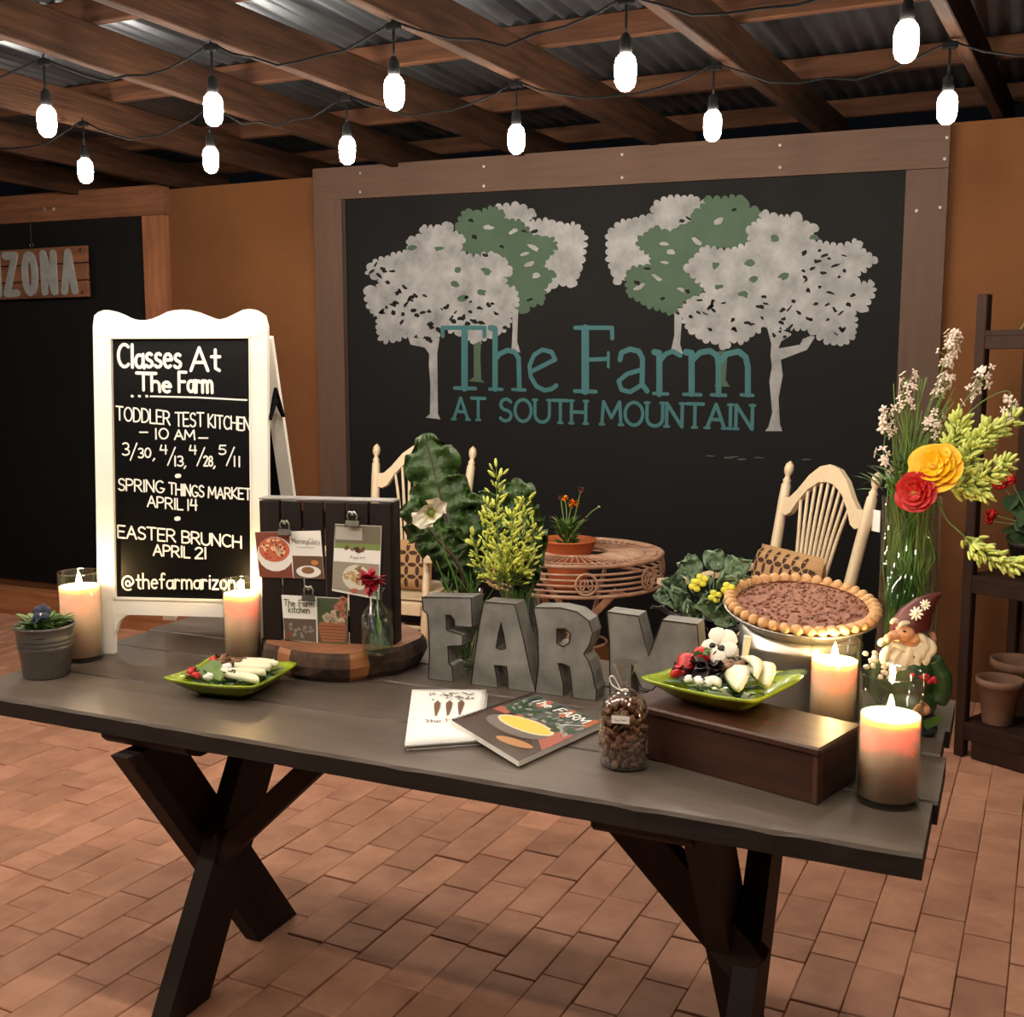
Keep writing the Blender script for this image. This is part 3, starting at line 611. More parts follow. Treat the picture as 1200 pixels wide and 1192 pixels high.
def beam(p0,p1,wd,th,flatdir):
    """board from p0 to p1; wd measured perpendicular to the length and to flatdir, th along flatdir"""
    p0=Vector(p0);p1=Vector(p1); z=(p1-p0); L=z.length; z.normalize(); y=Vector(flatdir).normalized(); x=y.cross(z).normalized()
    M=Matrix((x,y,z)).transposed().to_4x4(); M.translation=(p0+p1)/2
    b=MB(); b.box((0,0,0),(wd,th,L),M,bev=.003); return b
def cutleg(y0,y1,x,th,wd,z1=.70):   # leg in the plane x=const, cut level at floor and top
    dy=y1-y0; h=wd*math.hypot(dy,z1)/z1/2
    b=MB(); b.prism([(y0-h,0),(y0+h,0),(y1+h,z1),(y1-h,z1)],-th/2,th/2,plane_M((x,0,0),(0,1,0),(0,0,1))); return b
for x0,x1 in((-1.905,-1.655),(-.685,-.49)):
    b=MB(); b.prism([(1.885,.688),(1.872,.70),(1.868,.7155),(2.76,.7155),(2.76,.675),(1.92,.675)],x0,x1,plane_M((0,0,0),(0,1,0),(0,0,1))); tpart('cleat',b,M_leg)
tpart('leg',cutleg(2.385,1.925,-1.825,.05,.14,.675),M_leg); tpart('leg',cutleg(1.945,2.33,-1.772,.05,.14,.675),M_leg)
tpart('leg',cutleg(2.40,1.955,-.485,.05,.14,.7155),M_leg); tpart('leg',cutleg(1.945,2.36,-.43,.05,.14,.7155),M_leg)
tpart('brace',beam((-1.76,2.10,.345),(-1.39,2.12,.700),.055,.045,(0,1,0)),M_leg)
tpart('brace',beam((-.42,2.10,.36),(-.76,2.10,.70),.09,.045,(0,1,0)),M_leg)
b=MB(); b.ell((-1.742,2.085,.40),(.006,.03,.03)); tpart('bolt',b,M_galvd)
b=MB(); b.box((-1.2,2.78,.70),(1.9,.03,.03),bev=.003); tpart('rear_rail',b,M_leg)
# ================================================================ CANDLES
def candle(name,x,y,r,h,wax,label,tilt=0):
    t=thing(name,label,'candle',(x,y,T))
    b=MB(); b.smooth=True; b.lathe([(0,0),(r*.96,0),(r,.004),(r,h-.002),(r-.0012,h),(r-.0028,h-.002),(r-.0028,.014),(r*.7,.012),(0,.012)],40); b.tube([((r-.0012)*math.cos(2*pi*k/40),(r-.0012)*math.sin(2*pi*k/40),h-.001) for k in range(41)],.0016,5,cap=False); obj('glass_cylinder',b,M_glass,t)
    b=MB(); b.smooth=True; q=r-.0045; b.lathe([(0,.0135),(q,.0135),(q,wax+.006),(q-.002,wax+.004),(q*.8,wax-.004),(q*.3,wax-.006),(0,wax-.006)],32); obj('wax',b,M_wax,t)
    b=MB(); b.tube([(0,0,wax-.007),(.001,0,wax+.008)],.0012,5); obj('wick',b,M_wick,t)
    b=MB(); b.smooth=True; b.lathe([(0,wax+.004),(.005,wax+.009),(.0072,wax+.017),(.005,wax+.029),(.002,wax+.039),(0,wax+.044)],12); obj('flame',b,M_flame,t)
    return t
candle('pillar_candle',-2.31,2.215,.057,.245,.200,'lit pillar candle in glass cylinder behind the small bucket of pansies')
candle('pillar_candle',-1.868,2.352,.051,.235,.192,'lit pillar candle in glass cylinder in front of the sandwich sign, behind left green plate')
candle('pillar_candle',-.324,2.411,.053,.215,.165,'lit candle in glass cylinder between the wooden box and the steel pie stand')
candle('pillar_candle',-.176,2.078,.0575,.245,.160,'largest lit candle in glass cylinder at the near right corner of the table')
# ================================================================ SMALL BUCKET WITH PANSY
bk=thing('metal_bucket','small ribbed galvanised bucket planter at the left end of the table','bucket',(-2.272,2.055,T))
b=MB(); b.smooth=True
P=[(0,0),(.055,0),(.058,.003)]
for k in range(4): z=.088-.0*k+.009*k; 
P+= [(.0655,.075),(.0690,.079),(.0660,.083),(.0662,.086),(.0700,.090),(.0668,.094),(.067,.097),(.0710,.101),(.068,.105),(.0725,.128),(.0765,.132),(.0765,.136),(.072,.137),(.070,.13),(.066,.10),(0,.10)]
b.lathe(P,36); obj('pail',b,mat('dull_zinc',(.50,.48,.455),.4,metal=.5,var=1,col2=(.34,.325,.31),scale=9),bk)
b=MB(); b.lathe([(0,.118),(.064,.117),(.069,.112)],24,wob=lambda a,k:1+.03*math.sin(5*a)); obj('soil',b,M_soil,bk)
def leafmesh(b,base,d,L,wd,n,up=(0,0,1),curl=.3,ruf=0,seed=0,fold=.15):
    base=Vector(base); d=Vector(d).normalized(); up=Vector(up); s=d.cross(up); s=s.normalized() if s.length>1e-4 else d.orthogonal().normalized(); u=s.cross(d)
    def fn(a,c):
        v=2*c-1; w_=wd*math.sin(pi*min(1,max(.02,a**.75)))**.7*.5
        p=base+d*(L*(a-.15*curl*a*a))+s*(w_*v)+u*(-curl*L*a*a*.5+fold*w_*abs(v))
        if ruf: p+=u*ruf*L*noise.noise(Vector((a*5+seed,v*3,seed*1.7)))*(.4+abs(v))
        return p
    sm=b.smooth; b.smooth=True; b.grid(fn,n,4 if not ruf else n); b.smooth=sm
def tuft(b,c,r,n,L,wd,rr,h=.0,spread=1.0,ruf=0):
    for i in range(n):
        a=rr.uniform(0,2*pi); e=rr.uniform(.15,1.2)
        d=Vector((math.cos(a)*spread,math.sin(a)*spread,e)); p=Vector(c)+Vector((math.cos(a),math.sin(a),0))*r*rr.random()+Vector((0,0,h*rr.random()))
        leafmesh(b,p,d,L*rr.uniform(.7,1.2),wd*rr.uniform(.7,1.2),4,curl=rr.uniform(.2,.7),ruf=ruf,seed=rr.random()*9)
rr=random.Random(3)
pl=thing('pansy_plant','dark slate blue pansy with green foliage growing in the small bucket','plant',(-2.272,2.055,T+.115))
b=MB(); tuft(b,(0,0,.004),.058,110,.036,.024,rr,.028); obj('foliage',b,M_leaf,pl,kind='stuff')
def flowerM(c,face): return dirM(c,face)
def pansy(pl,c,face,s,m1,m2,eye):
    M=flowerM(c,face)
    for a,rad in((90,.55),(150,.6),(30,.6),(215,.55),(325,.55)):
        b=MB(); b.smooth=True; b.ell((math.cos(math.radians(a))*s*.5,math.sin(math.radians(a))*s*.5,.001*a/90),(s*rad*.85,s*rad*.85,s*.07),10,6,M,lump=.25,seed=a); obj('petal',b,m1,pl)
    b=MB(); b.smooth=True; b.ell((0,-.1*s,.08*s),(s*.2,s*.2,s*.08),8,5,M); obj('flower_centre',b,eye,pl)
toCam=lambda p:(Vector(EYE)-Vector(p)).normalized()
b=MB(); b.tube([(0,0,0),(.012,-.01,.03),(.02,-.02,.06)],.0018,5); obj('stem',b,M_stem,pl)
pansy(pl,(.02,-.024,.055),(.25,-.9,.3),.027,M_pans,M_pans,M_whp)
pansy(pl,(.005,-.03,.04),(-.2,-.9,.5),.018,M_pans,M_pans,M_pans)
# ================================================================ SANDWICH SIGN
SA=math.atan2(.309,.951); SW=.495; SH=.955
sb=thing('sandwich_sign','white scalloped sandwich board sign with hand-lettered black panel, standing on the table','sign',(-2.315,2.292,T),SA)
lean=math.atan2(.06,SH)
LM=Matrix.Rotation(-lean,4,'X')@plane_M((0,0,0),(1,0,0),(0,0,1))   # s across, t up, towards viewer = -y
def spx(P): return [((x/2.65-117)/205*SW, (764-(y/2.65+330))/(764-353)*SH+0.0) for x,y in P]
top=spx([(845,75),(820,60),(800,57),(780,60),(755,72),(730,84),(710,89),(690,85),(665,75),(640,65),(615,59),(590,58),(565,60),(545,65),(522,76),(500,85),(480,90),(460,90),(440,87),(420,80),(400,70),(380,62),(362,58),(345,58),(328,64),(315,75)])
wi=.046; tb0,tb1=.155,.885
inner=[(wi,tb1),(SW-wi,tb1)]
rail=[(0.0,tb1),(SW,tb1)]
b=MB(); b.prism([(SW,tb1),(SW,top[0][1]-.03)]+top+[(0,top[-1][1]-.03),(0,tb1)],0,.022,LM); obj('crest_rail',b,M_white,sb)
def stile(x0,x1,sgn):
    b=MB(); b.prism([(x0,tb1-.0005),(x1,tb1-.0005),(x1,.13),(x1-.002 if sgn<0 else x1-.012,.0),(x0+.012 if sgn<0 else x0+.002,.0),(x0,.13)],0,.022,LM); return b
obj('stile',stile(0,wi,-1),M_white,sb); obj('stile',stile(SW-wi,SW,1),M_white,sb)
b=MB(); b.prism([(wi,tb0),(SW-wi,tb0),(SW-wi,.118),(SW-wi-.02,.112)]+[(SW-wi-.05-.0,.112),(wi+.05,.112),(wi,.112)],.001,.021,LM); obj('bottom_rail',b,M_white,sb)
for s0,sg_ in((wi,1),(SW-wi,-1)):
    b=MB(); b.prism([(s0,.113),(s0+sg_*.055,.113)]+[(s0+sg_*(.055-.05*math.sin(math.radians(a))),.113-.055*(1-math.cos(math.radians(a)))) for a in(20,40,60,80)]+[(s0,.055)],.002,.02,LM); obj('corner_bracket',b,M_white,sb)
b=MB(); b.prism([(wi,tb0),(SW-wi,tb0),(SW-wi,tb1),(wi,tb1)],.004,.012,LM); obj('writing_panel',b,M_chalkp,sb)
for (a0,b0,a1,b1) in((wi,tb0,wi+.006,tb1),(SW-wi-.004,tb0,SW-wi,tb1),(wi,tb1-.006,SW-wi,tb1),(wi,tb0,SW-wi,tb0+.006)):
    b=MB(); b.prism([(a0,b0),(a1,b0),(a1,b1),(a0,b1)],.012,.0245,LM); obj('inner_bead',b,M_white,sb)
# rear frame
RM=Matrix.Translation((0,.40,0))@Matrix.Rotation(math.atan2(.40-.075,SH-.05),4,'X')@plane_M((0,0,0),(1,0,0),(0,0,1))
for s0 in(.004,SW-.044):
    b=MB(); b.prism([(s0,0),(s0+.04,0),(s0+.04,SH-.02),(s0,SH-.02)],-.02,0,RM); obj('rear_stile',b,M_white,sb)
for t0 in(.14,SH-.08):
    b=MB(); b.prism([(.044,t0),(SW-.044,t0),(SW-.044,t0+.05),(.044,t0+.05)],-.02,-.001,RM); obj('rear_rail',b,M_white,sb)
b=MB(); b.prism([(.044,.19),(SW-.044,.19),(SW-.044,SH-.08),(.044,SH-.08)],-.012,-.006,RM); obj('rear_panel',b,M_chalkp,sb)
b=MB(); b.tube([(SW+.003,.035,.66),(SW+.004,.085,.74),(SW+.003,.15,.66),(SW+.004,.085,.71),(SW+.003,.035,.66)],.006,6); obj('hinge_stay',b,M_sock,sb)
# lettering
PWx=SW-2*wi-.01; PHt=tb1-tb0-.012
cs=lambda x:wi+.006+(x-52)/596*PWx
ct=lambda y:tb1-.006-(y-72)/1063*PHt
LL=MB()
def sl(txt,x0,x1,y0,h,wd,y1=None,jit=.03):
    write(LL,txt,cs(x0),ct(y0),cs(x1),h/1063*PHt,wd*.86,LM,drop=ct(y1 if y1 is not None else y0)-ct(y0),zz=.0125,jit=jit,gap=.14)
def sline(P,wd): LL.stroke([(cs(x),ct(y)) for x,y in P],wd,.0125+R.uniform(0,.0002),LM)
sl('Classes',76,350,188,92,.0105); sl('At',392,520,198,92,.0105)
sl('The',160,305,276,68,.0098,290); sl('Farm',340,485,288,80,.0098,292); sl('M',470,566,290,62,.0098,318)if 0 else None
sline([(155,210),(240,212)],.009)
sline([(215,305),(420,309),(632,319)],.0045)
for x in(133,165,197): sline([(x,304),(x+3,305)],.007)
sl('TODDLER',63,298,400,55,.0052,422); sl('TEST',322,445,425,55,.0052,428); sl('KITCHEN',465,645,430,52,.0052,443)
sl('-',165,200,470,36,.0048); sl('10',232,290,478,42,.0052); sl('AM',318,405,480,38,.0052); sl('-',422,462,492,36,.0048)
sl('3',88,118,545,50,.0052); sl('/',122,152,555,52,.0045); sl('30',158,212,556,38,.0052); sl(',',222,230,560,38,.005)
for x,n1,n2 in((254,'4','13'),(382,'4','28'),(510,'5','11')):
    sl(n1,x,x+30,540,36,.0048); sl('/',x+32,x+66,572,55,.0045); sl(n2,x+62,x+100-(8 if n2=='11' else 0),588,40,.0052); 
    if n2!='11': sl(',',x+104,x+112,590,38,.005)
for x,y in((330,630),(325,806)): sline([(x-5,y),(x+6,y-1)],.0115)
sl('SPRING',68,268,690,48,.0052,700); sl('THINGS',290,442,705,46,.0052,716); sl('MARKET',462,646,718,44,.0052,722)
sl('APRIL',195,350,758,44,.0052,768); sl('14',370,412,770,44,.0052)
sl('EASTER',62,315,886,50,.0056,902); sl('BRUNCH',345,602,905,48,.0056,922)
sl('APRIL',218,378,958,44,.0056,966); sl('21',402,450,968,44,.0056)
sl('@',76,130,1098,56,.0058); sl('thefarmarizona',140,612,1098,62,.0060,1092)
obj('chalk_lettering',LL,M_chalk,sb)
# ================================================================ WOOD SLAB, PALLET BOARD, CARDS, BUD VASE
sc_=(-1.635,2.485)
slb=thing('wood_slab','thick live-edge tree slice with bark and bare facets, under the slatted card board','wood slab',(*sc_,T))
rs=random.Random(12); prof=[.215+.02*noise.noise(Vector((math.cos(2*pi*k/26)*1.7,math.sin(2*pi*k/26)*1.7,3)))+rs.uniform(-.006,.006) for k in range(26)]
pol=lambda sx,z:[(prof[k]*sx*math.cos(2*pi*k/26)*1.02,prof[k]*sx*math.sin(2*pi*k/26)*.92) for k in range(26)]
b=MB(); b.flatpoly(pol(.985,0),.078); b.flatpoly(pol(.93,0)[::-1],.0); obj('cut_face',b,M_slab,slb)
b=MB(); V=[];
for z,s_ in((0,.93),(.015,.99),(.04,1.03),(.065,1.02),(.0775,.985)): V+=[(x*(1+.015*rs.uniform(-1,1)),y*(1+.015*rs.uniform(-1,1)),z) for x,y in pol(s_,z)]
Fs=[];Fsap=[]
for j in range(4):
    for k in range(26):
        l=(k+1)%26; f=[j*26+k,j*26+l,(j+1)*26+l,(j+1)*26+k]; (Fsap if (k in(18,22) ) else Fs).append(f)
b.add(V,Fs); obj('bark',b,M_bark,slb); b=MB(); b.add(V,Fsap); obj('bare_facet',b,M_sap,slb)
SZ=T+.0785
PA=math.atan2(2.492-2.408,1.843-1.485)
PWd=.366; PHd=.375
pb=thing('card_board','dark stained slatted wooden board stood on the tree slice, holding clipped cards','display board',(-1.800,2.350,SZ),PA)
for k in range(6):
    w_=PWd/6; b=MB(); b.box((w_*(k+.5),.0,PHd/2),(w_-.007,.012,PHd-.002),bev=.0015); obj('slat',b,M_darkw,pb)
for z in(.05,PHd-.05): b=MB(); b.box((PWd/2,.016,z),(PWd-.02,.018,.045),bev=.001); obj('back_batten',b,M_darkw,pb)
b=MB(); b.box((PWd-.003,.034,PHd/2),(.012,.055,PHd),bev=.001); obj('side_board',b,M_darkw,pb)
b=MB(); b.box((.006,.034,PHd/2),(.012,.055,PHd-.004),bev=.001); obj('side_board',b,M_darkw,pb)
b=MB(); b.box((PWd/2,.034,PHd+.003),(PWd+.004,.06,.005),bev=.001); obj('top_strip',b,M_galv,pb)
PM=Matrix.Translation((-1.800,2.350,SZ))@Matrix.Rotation(PA,4,'Z')
def pst(x,y): return ((x-130)/725*PWd,(858-y)/793*PHd)
def card(name,label,quad,shapes,cl):
    q=[pst(*p) for p in quad]; cx=sum(p[0] for p in q)/4; cz=sum(p[1] for p in q)/4
    org=PM@Vector((cx,-.0095,cz)); t=thing(name,label,'card',tuple(org),PA)
    CM=plane_M((0,0,0),(1,0,0),(0,0,1)); b=MB(); b.prism([(a-cx,c-cz) for a,c in q],-.0012,.0,CM); obj('card_stock',b,M_paper,t)
    for k,(nm,m,Pl) in enumerate(shapes):
        b=MB(); 
        for P_ in Pl: b.flatpoly([(pst(*p)[0]-cx,pst(*p)[1]-cz) for p in P_],.0003+k*.00012,CM)
        obj(nm,b,m,t,kind='stuff' if len(Pl)>1 else None)
    return t,CM,cx,cz
def circ(cx,cy,rx,ry,n=18): return [(cx+rx*math.cos(2*pi*k/n),cy+ry*math.sin(2*pi*k/n)) for k in range(n)]
def blots(n,cx,cy,rx,ry,s,sd):
    q=random.Random(sd); o=[]
    for i in range(n):
        a=q.uniform(0,2*pi); d=math.sqrt(q.random()); o.append(blob(cx+rx*d*math.cos(a),cy+ry*d*math.sin(a),s*q.uniform(.6,1.3),s*q.uniform(.4,1),q.uniform(0,3),q))
    return o
I=flat
t,CM,cx,cz=card('postcard','postcard with pizza-topped white plate photo and script title, clipped upper left on the slatted board',[(112,245),(475,225),(490,495),(130,500)],
 [('print_table',I('mahogany',(.50,.27,.20)),[[(112,245),(300,236),(318,497),(130,500)]]),('print_plate',I('white',(.93,.91,.88)),[circ(222,365,100,98)]),
  ('print_food',I('tomato',(.80,.42,.30)),[circ(218,340,86,70)]),('print_food',I('egg',(.92,.80,.62)),blots(24,215,330,60,50,13,1)),('print_food',I('rust',(.62,.26,.18)),blots(22,215,345,70,55,9,2)),
  ('print_photo',I('brownphoto',(.42,.30,.24)),[[(318,370),(482,368),(490,493),(322,495)]]),('print_plate',I('white',(.93,.91,.88)),[circ(405,457,68,34)]),('print_food',I('tart',(.55,.38,.26)),[circ(402,450,36,20)]),('print_food',I('orange',(.80,.52,.25)),[circ(440,405,20,14)])],0)
b=MB(); a=pst(318,300); c=pst(470,300); write(b,'MorningGlory',a[0]-cx,a[1]-cz,c[0]-cx,.014,.0014,CM,zz=.002); a=pst(345,320); c=pst(440,320); b.stroke([(a[0]-cx,a[1]-cz),(c[0]-cx,c[1]-cz)],.001,.002,CM); obj('print_lettering',b,I('greyink',(.5,.48,.42)),t)
t,CM,cx,cz=card('postcard','tall postcard with garden photo above a plated bread photo, clipped on the slatted board',[(555,185),(805,190),(785,600),(530,560)],
 [('print_photo',I('garden',(.46,.43,.36)),[[(555,187),(803,192),(798,300),(550,298)]]),('print_photo',I('shed',(.70,.68,.64)),[[(560,200),(700,205),(700,272),(556,270)]]),('print_photo',I('lawn',(.48,.55,.30)),[[(550,290),(798,292),(796,326),(548,318)]]),
  ('print_food',I('brownphoto',(.42,.30,.24)),blots(10,660,322,70,10,12,5)),
  ('print_photo',I('greylinen',(.62,.58,.52)),[[(540,392),(788,402),(782,585),(532,548)]]),('print_plate',I('plate2',(.86,.83,.75)),[circ(665,480,75,72)]),('print_food',I('bread',(.76,.62,.42)),blots(22,670,470,60,55,15,6)),('print_food',I('herb',(.36,.45,.20)),blots(9,650,470,60,50,9,7)),('print_food',I('pinkham',(.72,.42,.34)),[circ(655,555,24,14)])],0)
b=MB(); a=pst(610,375); c=pst(730,378); write(b,'farm',a[0]-cx+.012,a[1]-cz,c[0]-cx-.008,.008,.0010,CM,zz=.002); obj('print_lettering',b,I('bluegrey',(.35,.42,.5)),t)
t,CM,cx,cz=card('postcard','postcard reading The Farm kitchen with basket photo, clipped low on the slatted board',[(250,595),(615,600),(608,875),(262,850)],
 [('print_photo',I('market',(.38,.33,.28)),[[(258,727),(440,727),(440,858),(264,850)]]),('print_food',I('stone',(.55,.52,.47)),blots(14,350,790,75,40,14,8)),('print_food',I('terr',(.55,.30,.22)),blots(5,290,820,20,25,14,9)),
  ('print_photo',I('herbdark',(.30,.34,.24)),[[(447,600),(613,603),(608,870),(447,858)]]),('print_food',I('coral',(.72,.45,.36)),blots(10,580,650,30,60,20,10)),('print_food',I('basket',(.64,.42,.30)),[[(450,770),(460,740),(600,735),(608,770),(596,850),(470,852)]]),('print_food',I('egg2',(.80,.72,.62)),blots(10,540,710,55,28,22,11)),('print_food',I('basketline',(.45,.27,.19)),[[(455,y),(604,y),(604,y+5),(455,y+5)] for y in(760,778,796,814,832)])],0)
b=MB()
for tx,xa,xb,yy,h_ in(('The Farm',265,430,655,.017),('kitchen',290,405,692,.017)):
    a=pst(xa,yy); c=pst(xb,yy); write(b,tx,a[0]-cx,a[1]-cz,c[0]-cx,h_,.0022,CM,zz=.0016)
obj('print_lettering',b,I('olive',(.33,.31,.20)),t)
for (x,y),lb_ in(((290,232),'small steel bulldog clip holding the pizza postcard'),((657,172),'small steel bulldog clip holding the garden photo postcard'),((412,596),'small steel bulldog clip holding The Farm kitchen postcard')):
    a,c=pst(x,y); org=PM@Vector((a,-.018,c)); t=thing('bulldog_clip',lb_,'clip',tuple(org),PA)
    b=MB(); b.prism([(-.006,.006),(.0,.007),(-.008,-.006),(-.011,-.008)],-.018,.018,plane_M((0,0,0),(0,1,0),(0,0,1))); b.tube([(-.018,-.007,-.007),(.018,-.007,-.007)],.0035,8); obj('jaw',b,M_clip,t)
    b=MB(); b.smooth=True; b.tube([(-.011,-.004,.004),(-.013,-.006,.02),(-.006,-.007,.030),(0,-.006,.026),(.006,-.007,.030),(.013,-.006,.02),(.011,-.004,.004)],.0022,6); b.ell((0,-.006,.024),(.006,.003,.006),8,5); obj('grip_wire',b,M_steel,t)
bv=thing('bud_vase','clear glass bottle holding a crimson flower on the tree slice','vase',(-1.445,2.355,SZ))
b=MB(); b.smooth=True; b.lathe([(0,0),(.036,0),(.040,.005),(.041,.095),(.036,.110),(.018,.125),(.0145,.132),(.014,.155),(.022,.166),(.020,.166),(.0125,.155),(.0125,.132),(.034,.107),(.0385,.093),(.0375,.008),(0,.006)],28); obj('bottle',b,M_glass,bv)
b=MB(); b.smooth=True; b.lathe([(0,.008),(.0375,.008),(.038,.092),(0,.092)],24); obj('water',b,M_water,bv)
ff=thing('crimson_flower','crimson many-petalled flower leaning out of the glass bottle by the cards','flower',(-1.445,2.355,SZ+.01))
b=MB(); b.tube(catmull([(.01,0,.0),(.003,0,.08),(0,0,.15),(-.008,-.005,.175)],4),.0022,6); obj('stem',b,M_stem,ff)
b=MB(); leafmesh(b,(.012,-.015,.085),(.25,-.2,-1),.055,.014,6); obj('leaf',b,M_leaf,ff)
b=MB(); rr=random.Random(8)
for i in range(70):
    d=Vector((rr.gauss(0,1),rr.gauss(0,.9)-.3,rr.gauss(0,.6)+.2)).normalized(); leafmesh(b,Vector((-.012,-.008,.178))+d*.006,d,.034*rr.uniform(.6,1.2),.022,3,curl=.2)
obj('petals',b,M_crim,ff,kind='stuff')
b=MB(); b.smooth=True; b.ell((-.008,-.005,.168),(.010,.010,.012)); obj('calyx',b,M_purp,ff)
# ================================================================ METAL LETTERS
LY=2.435; DEP=.062
def F8(P): return [(480+x/7.5,680+y/7.5) for x,y in P]
def R5(P): return [(600+x/5,690+y/5) for x,y in P]
GL={'F':F8([(110,148),(540,155),(550,415),(400,408),(392,350),(360,310),(318,305),(325,440),(465,485),(465,578),(335,585),(345,740),(372,762),(385,895),(165,875),(175,640),(165,400),(155,300),(118,265)]),
 'A':F8([(650,190),(925,212),(1000,520),(1060,800),(1110,985),(865,965),(860,850),(850,760),(800.2,754),(800.2,612),(845,605),(825,480),(802,372),(780,470),(760,600),(799.8,612),(799.8,753),(745,748),(765,850),(775,950),(540,915),(575,640),(610,400)]),
 'R':R5([(125,110),(280,112),(380,135),(450,190),(472,260),(455,330),(420,385),(450,430),(472,500),(485,572),(496,600),(490,665),(355,645),(345,540),(335,460),(300.2,443),(300.2,342),(335,320),(342,265),(310,235),(262,235),(262,325),(299.8,342),(299.8,442),(270,440),(285,500),(300,560),(300,635),(135,610),(155,450),(150,250)]),
 'M':R5([(555,135),(740,160),(770,280),(800,395),(840,290),(880,185),(1085,210),(1100,400),(1115,742),(950,718),(940,470),(820,600),(760,590),(700,445),(700,690),(575,672),(570,300)])}
for c,lb_ in(('F','weathered galvanised metal block letter F, first of the four on the table'),('A','weathered galvanised metal block letter A'),('R','weathered galvanised metal block letter R in front of the bistro table'),('M','weathered galvanised metal block letter M partly behind the nut bag')):
    P=[ony(x,y,LY) for x,y in GL[c]]; x0=sum(p.x for p in P)/len(P); zb_=min(p.z for p in P)
    mz=max(p.z for p in P)-zb_
    Q=[(p.x-x0,(p.z-zb_)) for p in P]
    # level the feet on the table: points near the bottom go to zero
    Q=[(x,0 if z<.022 else z) for x,z in Q]
    t=thing('metal_letter',lb_,'letter',(x0,LY,T))
    k=(max(p.z for p in P)-T)/(max(z for x,z in Q)); Q=[(x,z*k) for x,z in Q]
    M0=plane_M((0,0,0),(1,0,0),(0,0,1))
    b=MB(); b.prism(Q,-DEP,-.0005,M0); obj('letter_body',b,M_galv,t)
    b=MB(); pts=[M0@Vector((x,z,0)) for x,z in Q if True]
    if c=='A': segs=[pts[:8]+[],pts[9:16],pts[17:]+[pts[0]]]
    elif c=='R': segs=[pts[:15],pts[16:23],pts[24:]+[pts[0]]]
    else: segs=[pts+[pts[0]]]
    for s_ in segs:
        if len(s_)>1: b.tube(s_,.0016,5)
    obj('rusted_seam',b,M_galvd,t,kind='stuff' if len(segs)>1 else None)
# ================================================================ TOWEL, COOKBOOK, BAG OF NUTS
ta=math.atan2(.073,.16)
tw=thing('folded_towel','folded white cotton towel printed with three brown carrots, in front of the metal letters','towel',(-1.125,1.935,T),math.atan2(.07,.165)+.02)
A_=Vector((-1.312,2.313,0))-Vector((-1.125,1.955,0)); rz=Matrix.Rotation(-tw.rotation_euler.z,3,'Z'); A_=rz@A_; 
q=[(0,0),(.19,.0),(A_.x+.182,A_.y),(A_.x+.006,A_.y)]
q=[(0,0),(.155,.035),(A_.x+.185,A_.y+.0),(A_.x+.002,A_.y-.004)]
def towel(q,z0,z1,sd):
    b=MB(); b.smooth=True
    def fn(u,v,z,s_=1):
        a=Vector(q[0]).lerp(Vector(q[1]),u); c=Vector(q[3]).lerp(Vector(q[2]),u); p=a.lerp(c,v); return p
    n=10; V=[]
    for side in(1,0):
        for j in range(n+1):
            for i in range(n+1):
                u=i/n; v=j/n; p=fn(u,v,0); e=min(u,1-u,v,1-v); z=(z1-.004*(1 if e==0 else 0)+.0012*noise.noise(Vector((u*4,v*4,sd)))) if side else z0
                V.append((p.x,p.y,z))
    N1=(n+1)**2; Fs=[]
    for j in range(n):
        for i in range(n): a=j*(n+1)+i; Fs.append([a,a+1,a+n+2,a+n+1]); Fs.append([N1+a+n+1,N1+a+n+2,N1+a+1,N1+a])
    ring=[i for i in range(n+1)]+[(j)*(n+1)+n for j in range(1,n+1)]+[n*(n+1)+i for i in range(n-1,-1,-1)]+[j*(n+1) for j in range(n-1,0,-1)]
    for k in range(len(ring)): a=ring[k];c=ring[(k+1)%len(ring)]; Fs.append([a,N1+a,N1+c,c])
    b.add(V,Fs); return b
obj('lower_fold',towel([(x*1.0+.004,y+.004) for x,y in q],0,.008,1),M_towel,tw); obj('upper_fold',towel(q,.0082,.019,2),M_towel,tw)
def onT(u,v): a=Vector(q[0]).lerp(Vector(q[1]),u); c=Vector(q[3]).lerp(Vector(q[2]),u); return tuple(a.lerp(c,v))
M_pr=flat('brown_print',(.42,.30,.22),.9); M_pr2=flat('grey_leaf_print',(.45,.42,.38),.9)
for u in(.37,.53,.69):
    b=MB(); b.flatpoly([onT(u-.045,.66),onT(u-.035,.56),onT(u-.01,.42),onT(u+.01,.42),onT(u+.035,.56),onT(u+.045,.66),onT(u,.72)],.0212); obj('printed_carrot',b,M_pr,tw)
b=MB(); rr=random.Random(2)
for i in range(36):
    u=rr.uniform(.2,.86); v=.80+rr.uniform(-.07,.07); b.flatpoly(blob(*onT(u,v),rr.uniform(.003,.007),.003,rr.uniform(0,3),rr),.0213+i*.00002)
obj('printed_leaves',b,M_pr2,tw,kind='stuff')
b=MB(); a=onT(.24,.30); c=onT(.82,.30); write(b,'The Farm',0,0,Vector((c[0]-a[0],c[1]-a[1])).length,.022,.0022,Matrix.Translation((a[0],a[1],.0212))@Matrix.Rotation(math.atan2(c[1]-a[1],c[0]-a[0]),4,'Z')); obj('printed_lettering',b,M_pr,tw)
bkL,bkB,bkR,bkT=[Vector(p) for p in((-1.086,2.072,0),(-.867,1.944,0),(-.813+.02,2.266-.02,0),(-1.002,2.332,0))]
ck=thing('cookbook','spiral-bound cookbook with a soup bowl on its cover, lying half on the white towel','book',(bkL.x,bkL.y,T)); 
def onB(u,v,z=0): a=bkL.lerp(bkB,u); c=bkT.lerp(bkR,u); p=a.lerp(c,v)-bkL; return (p.x,p.y)
tiltz=lambda u,v:.004+.0175*(1-u)
